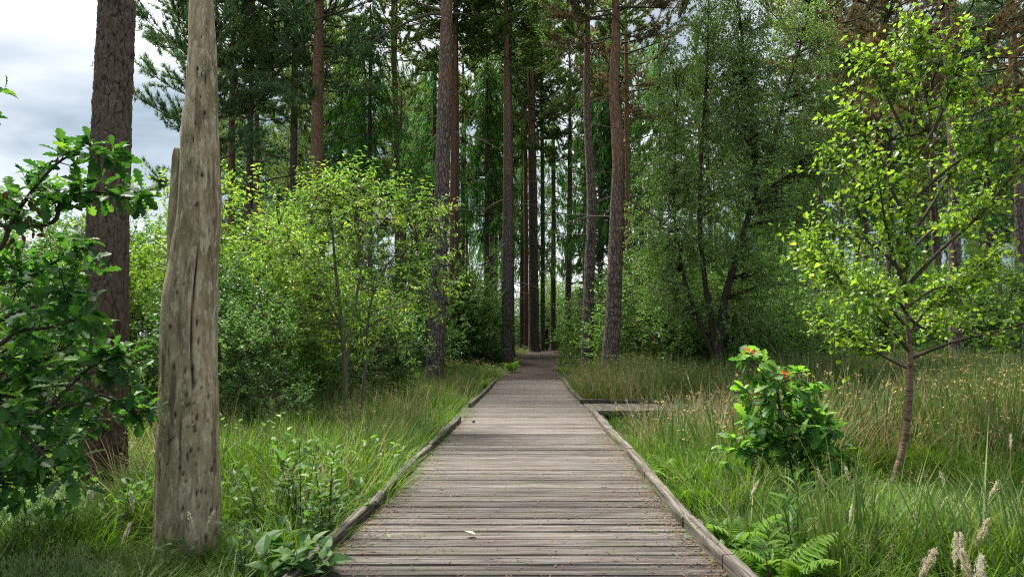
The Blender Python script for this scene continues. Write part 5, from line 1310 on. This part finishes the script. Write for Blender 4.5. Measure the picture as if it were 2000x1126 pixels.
upright_plant('willow_seedling', 'small willow seedling close to the left kerb bend', 'seedling', 735, 935, 5.7, .42, 3, .055, .6, 'ovate', M['bramble'], M['twig_grey'], 7, .18, 12, key='ws')
for j, (px, py, d, h, ns, lab) in enumerate(((600, 1030, 4.4, .42, 7, 'bramble clump between the dead trunk and the left kerb'), (545, 900, 6.2, .5, 8, 'bramble clump behind the willow seedlings'), (690, 960, 5.1, .36, 7, 'bramble clump just outside the left kerb'),
        (470, 855, 7.0, .62, 8, 'pale-leaved bramble right behind the dead trunk'), (350, 1070, 4.2, .22, 4, 'tiny leafy seedling at the foot of the dead trunk'), (1352, 1040, 4.5, .2, 5, 'small leafy weed over the right kerb near its end'), (1400, 1115, 3.6, .14, 5, 'low weed on the deck corner at the right kerb'),
        (1405, 1090, 4.05, .24, 6, 'lime green bramble behind the near right kerb'), (240, 930, 4.9, .45, 6, 'pale birch seedling below the oak branches'), (80, 990, 4.6, .42, 7, 'leafy bramble under the oak at the left edge'), (520, 960, 5.0, .5, 9, 'bramble clump in the grass right of the dead trunk'), (640, 905, 6.0, .5, 8, 'bramble clump below the willow stem'), (760, 880, 6.8, .42, 7, 'bramble clump outside the bend of the left kerb'), (480, 1080, 4.0, .34, 7, 'bramble clump low at the bottom edge right of the dead trunk'))):
    upright_plant('bramble', lab, 'bramble', px, py, d, h * 1.15, ns, .072, .66, 'ovate', M['bramble'], M['twig_grey'], 20 + j, .30 * (h / .4), 10, key='br', droop=-.15, leafstart=.15)

# ferns: fronds are parts, pinnae one mesh on the frond
def frond_mesh(seed, L=.5, npin=20):
    rg = np.random.default_rng(seed); mb = MB(); t_ = np.linspace(0, 1, 14); p = np.stack([0 * t_, L * .25 * t_ + L * .38 * t_ ** 2, L * (1.05 * t_ - .38 * t_ ** 2.4)], 1)
    tube(mb, p, np.linspace(.0035, .001, 14), 4, 1)
    f = np.linspace(.14, .99, npin); A = along(p, f); w = L * .30 * np.sin(np.pi * (f * .80 + .17)) ** .9
    tg = norm(along(p, np.minimum(f + .02, 1)) - along(p, f - .02))
    for s in (-1, 1):
        D = norm(np.array((s, 0, 0.)) + tg * .35 + np.array((0, 0, -.12)) + rg.normal(0, .05, (npin, 3))); nrm = np.cross(np.array((1., 0, 0)), tg)
        leaves(mb, 'lance', A, D, nrm + rg.normal(0, .06, (npin, 3)), w, w * .22 + .004, 0, np.clip(rg.normal(.55, .15, npin), 0, 1))
    return mb.mesh('frond', [M['fern'], M['twig_grey']])
FR = [frond_mesh(300 + i) for i in range(3)]
for j, (px, py, d, s, nf, lab) in enumerate(((1390, 1060, 4.45, 1.0, 6, 'pale green fern standing against the right kerb'), (1478, 1115, 3.85, 1.05, 7, 'yellow-green fern at the bottom edge right of the kerb end'), (1440, 1080, 4.3, .8, 6, 'small fern between the kerb fern and the willowherb'),
        (1280, 900, 6.4, 1.0, 6, 'arching fern beside the right kerb in the rushes'), (1330, 940, 5.7, .7, 5, 'little fern outside the right kerb left of the oak sapling'), (1000, 712, 26, 1.3, 5, 'fern on the verge where the gravel path begins'), (940, 756, 19, 1.2, 5, 'bright fern at the far end of the left kerb'))):
    x = beside(P(px, py, d)[0], d, .20) if d < 23 else P(px, py, d)[0]; b = (x, d, float(gz(x, d)) - .01); t = thing('fern', lab, 'fern', b)
    for k in range(nf):
        o = link('frond', FR[k % 3], t); az = k * 6.28 / nf + j; o.rotation_euler = (-.1 + .25 * ((k * 37 % 10) / 10), 0, az); o.scale = (s * (.78 + .06 * (k % 5)),) * 3

# pale grass plumes
def plume_mesh(seed, L, wide, n):
    rg = np.random.default_rng(seed); mb = MB()
    p = curve([(0, 0, 0), (.01, 0, .35), (.05, .01, .62), (.12, .02, .80)], 14); tube(mb, p, np.linspace(.0022, .001, 14), 4, 1)
    f = 1 - L * rg.uniform(0, 1, n) ** .9; A = along(p, np.clip(f, 0, 1)); env = wide * np.sin(np.pi * np.clip((1 - f) / L * .82 + .14, 0, 1))
    a = rg.uniform(0, 6.28, n); lobe = .55 + .45 * np.sin((1 - f) * 60 + a * 2)
    rad = np.stack([np.cos(a), np.sin(a), 0 * a], 1); B = A + rad * (env * rg.uniform(.15, 1, n) * lobe)[:, None] + np.array((0, 0, .02)) * rg.uniform(0, 1, (n, 1))
    D = norm(rad * .6 + np.array((.2, 0, 1.)) + rg.normal(0, .3, (n, 3)))
    leaves(mb, 'ovate_low', B, D, rg.normal(0, 1, (n, 3)), .011 * rg.uniform(.6, 1.3, n), .0045, 0, rg.uniform(0, 1, n))
    twigs(mb, A[::5], B[::5], .0008, .0005, 1)
    return mb.mesh('grass_plume', [M['plume'], M['straw']])
PLM = [plume_mesh(400, .26, .026, 560), plume_mesh(401, .28, .036, 760), plume_mesh(402, .16, .013, 260), plume_mesh(403, .20, .016, 300)]
def plume(px, py, d, k, lab, lean=0.0, grp=None):
    tip = P(px, py, d); x = tip[0]; g = float(gz(x, d)); s = 1.0; g = min(g, tip[2] - .80)
    cd, sd2 = math.cos(lean), math.sin(lean)
    rz = (math.pi if (px * 7) % 3 == 0 else 0) + .9 * math.sin(px * 1.7); w_ = .85
    o = thing('grass_plume', lab, 'grass plume', (x - .12 * w_ * math.cos(rz), d - .12 * w_ * math.sin(rz), g), grp, PLM[k]); o.scale = (w_, w_, s); o.rotation_euler = (0, lean * .6, rz)
for px, py, d, k, lab in ((1795, 1070, 3.2, 1, 'fluffy cream plume, leftmost of the bottom right cluster'), (1867, 1050, 3.25, 0, 'fluffy cream plume in the middle of the bottom right cluster'), (1882, 1050, 3.3, 0, 'fluffy cream plume touching the middle one at bottom right'), (1903, 1014, 3.6, 0, 'tall cream plume rising over the bottom right cluster'),
        (1915, 1090, 3.1, 1, 'low fluffy plume at the bottom edge right of the cluster'), (1983, 1075, 3.2, 1, 'fluffy cream plume at the bottom right corner'), (1848, 1080, 3.15, 0, 'low cream plume left of the cluster middle at the bottom edge'), (1767, 998, 4.0, 2, 'narrow pale plume below the birch sapling foot'),
        (1660, 992, 3.9, 2, 'long narrow straw plume right of the willowherb'), (1632, 916, 4.6, 2, 'narrow plume right of the oak sapling foot'), (1462, 940, 4.5, 3, 'loose straw plume left in front of the oak sapling'), (1578, 918, 4.7, 3, 'loose straw plume just below the oak sapling'), (1828, 972, 4.4, 2, 'pinkish narrow plume right of the birch sapling foot'),
        (1818, 924, 5.0, 2, 'short narrow plume close behind the birch sapling foot'), (1975, 850, 5.2, 3, 'loose plume at the right edge above the grass'), (1925, 940, 4.3, 3, 'leaning brown plume right of the moss cushion'), (258, 962, 4.2, 3, 'narrow straw plume left of the dead trunk'), (235, 1022, 3.9, 3, 'loose pale plume low left of the dead trunk'),
        (400, 1005, 4.0, 2, 'straw plume crossing the front of the dead trunk'), (345, 1010, 3.95, 2, 'straw plume at the left front of the dead trunk'), (180, 955, 4.5, 2, 'straw plume under the oak leaves'), (540, 1022, 4.2, 3, 'nodding plume between dead trunk and left kerb'), (520, 1000, 5.0, 2, 'thin plume in the grass right of the dead trunk')):
    plume(px, py, d, k, lab, .12 if px % 3 else -.12)

# heather bushes and moss cushions
def heather_mesh(seed, R, h, n, mat):
    rg = np.random.default_rng(seed); mb = MB(); a = rg.uniform(0, 6.28, n); rr = R * np.sqrt(rg.uniform(0, 1, n)); b = np.stack([np.cos(a) * rr * .5, np.sin(a) * rr * .5, 0 * a], 1)
    e = np.stack([np.cos(a) * rr, np.sin(a) * rr, h * (1 - .45 * (rr / R) ** 2) * rg.uniform(.7, 1.1, n)], 1); twigs(mb, b, e, .0022, .001, 1, -.05, rg)
    m = 26; f = np.linspace(.3, 1.0, m); C = (b[:, None] + (e - b)[:, None] * f[None, :, None]).reshape(-1, 3); D = np.repeat(norm(e - b), m, 0)
    tufts(mb, C, D, rg, 3, .026, .0055, 0, .7, np.repeat(np.clip(rg.normal(.5, .2, n), 0, 1), m), .35)
    return mb.mesh('foliage', [mat, M['twig']])
H1 = heather_mesh(500, .42, .42, 150, M['heather_pale']); H2 = heather_mesh(501, .55, .55, 170, M['heather'])
for px, py, d, me, s, lab in ((85, 1120, 3.5, H1, .95, 'pale feathery heather at the bottom left corner'), (215, 1110, 3.9, H2, .55, 'dark heather left of the dead trunk foot'), (275, 1000, 5.0, H2, .7, 'dark heather between front pine and dead trunk'), (1850, 900, 7.6, H2, 1.15, 'dark heather bush right behind the birch sapling'), (1900, 890, 7.8, H2, 1.0, 'dark heather bush right of the moss cushions'), (1955, 880, 7.2, H2, .9, 'dark heather bush near the right picture edge'), (430, 1010, 5.3, H2, .5, 'low heather right of the dead trunk'), (150, 1060, 4.3, H1, .6, 'small pale heather beside the bottom left heather'), (290, 1090, 4.1, H2, .55, 'dark heather against the left foot of the dead trunk'), (120, 1010, 4.8, H2, .75, 'dark heather under the oak leaves'), (330, 960, 5.6, H2, .6, 'dark heather behind the dead trunk foot'), (40, 1080, 4.0, H2, .7, 'dark heather at the left edge behind the pale heather'), (235, 955, 5.3, H2, .7, 'dark heather at the foot of the front pine')):
    x = P(px, py, d)[0]; t = thing('heather_bush', lab, 'heather', (x, d, float(gz(x, d)) - .01)); t.scale = (s,) * 3; t.rotation_euler = (0, 0, px); link('foliage', me, t)
def moss_mesh(seed):
    rg = np.random.default_rng(seed); mb = MB(); nu, nv = 24, 9; u = np.arange(nu) / nu * 6.283; v = np.linspace(0, 1, nv)
    th, ph = np.meshgrid(u, v * math.pi / 2); rad = 1 + .10 * np.sin(3 * th + seed) + .06 * np.sin(5 * th + 2 * ph)
    Vv = np.stack([np.cos(th) * np.cos(ph) * rad, np.sin(th) * np.cos(ph) * rad, np.sin(ph) * .75], -1); i = np.arange(nv - 1)[:, None] * nu; j = np.arange(nu)[None]; j2 = (j + 1) % nu
    mb.add(Vv.reshape(-1, 3) * .24, np.stack([i + j, i + j2, i + nu + j2, i + nu + j], -1).reshape(-1, 4), 0, .3)
    d = norm(rg.normal(0, 1, (2600, 3))); d[:, 2] = np.abs(d[:, 2]); tufts(mb, d * np.array((1, 1, .75)) * .235, d, rg, 3, .05, .007, 0, .5, np.clip(rg.normal(.5, .25, 2600), 0, 1), .1)
    return mb.mesh('moss_cushion', [M['moss']])
MS = [moss_mesh(1), moss_mesh(2)]
for px, py, d, k, s, lab in ((1790, 930, 7.0, 0, 1.25, 'lime green moss cushion right behind the birch sapling foot'), (1905, 880, 7.3, 1, 1.0, 'lime green moss cushion under the dark heather'), (1905, 930, 6.8, 1, .8, 'smaller lime moss cushion in the right grass')):
    x = P(px, py, d)[0]; o = thing('moss_cushion', lab, 'moss cushion', (x, d, float(gz(x, d)) - .02 + .05), None, MS[k]); o.scale = (s, s, s * 1.35)

# the pale dry leaf on the planks, a few fallen leaves and a pine cone
g = G(928, 1047); V, F = template('birch', .25, -.15); mb = MB(); mb.add(V * np.array((.75, 1, 1)) * .075, F, 0, .9, False); tube(mb, np.array([(0, 0, 0), (.002, -.02, .004), (.006, -.035, .002)]), .0011, 4, 0, .7)
o = thing('fallen_leaf', 'pale cream dry leaf lying on the planks', 'leaf', (g[0], g[1], .014), None, mb.mesh('fallen_leaf', leaf_mat('cream_leaf', [(0, (.62, .58, .44)), (1, (.72, .69, .55))], .1, .7, .2, (1, 1, 1)))); o.rotation_euler = (.15, .1, 1.5)
for px, py, r_, lab, mt in ((760, 1053, .6, 'green leaf fallen on the planks near the left kerb', 'bramble'), (867, 955, 2.0, 'curled green leaf on the planks left of the middle', 'bramble'), (1340, 1052, 3.9, 'grey-green leaf lying by the right kerb', 'herb'), (950, 779, .2, 'orange-brown leaf at the far left kerb', 'litter')):
    g = G(px, py); mb = MB(); V, F = template('ovate', .3, -.1); mb.add(V * np.array((.6, 1, 1)) * .055, F, 0, .8, False)
    o = thing('fallen_leaf', lab, 'leaf', (g[0], g[1], .012), None, mb.mesh('fallen_leaf', M[mt])); o.rotation_euler = (.2, 0, r_)
mb = MB(); rg = np.random.default_rng(3); tube(mb, [(-.022, 0, 0), (-.012, 0, .002), (0, 0, .003), (.014, 0, .002), (.024, 0, 0)], [.006, .014, .016, .011, .003], 9)
for q in range(70):
    a = q * 2.4; xq = -.02 + .042 * q / 70; rr = .016 * math.sin(math.pi * min(.98, .2 + .75 * q / 70)); c = np.array((xq, math.cos(a) * rr, math.sin(a) * rr))
    leaves(mb, 'ovate_low', [c], np.array([norm(np.array((.4, math.cos(a), math.sin(a))))]), np.array([(1., 0, 0)]), .009, .008, 0, np.array([rg.uniform()]))
g = G(925, 825); o = thing('pine_cone', 'small brown pine cone on the planks near the left kerb', 'pine cone', (g[0], g[1], .018), None, mb.mesh('pine_cone', M['litter'])); o.rotation_euler = (0, 0, .7)
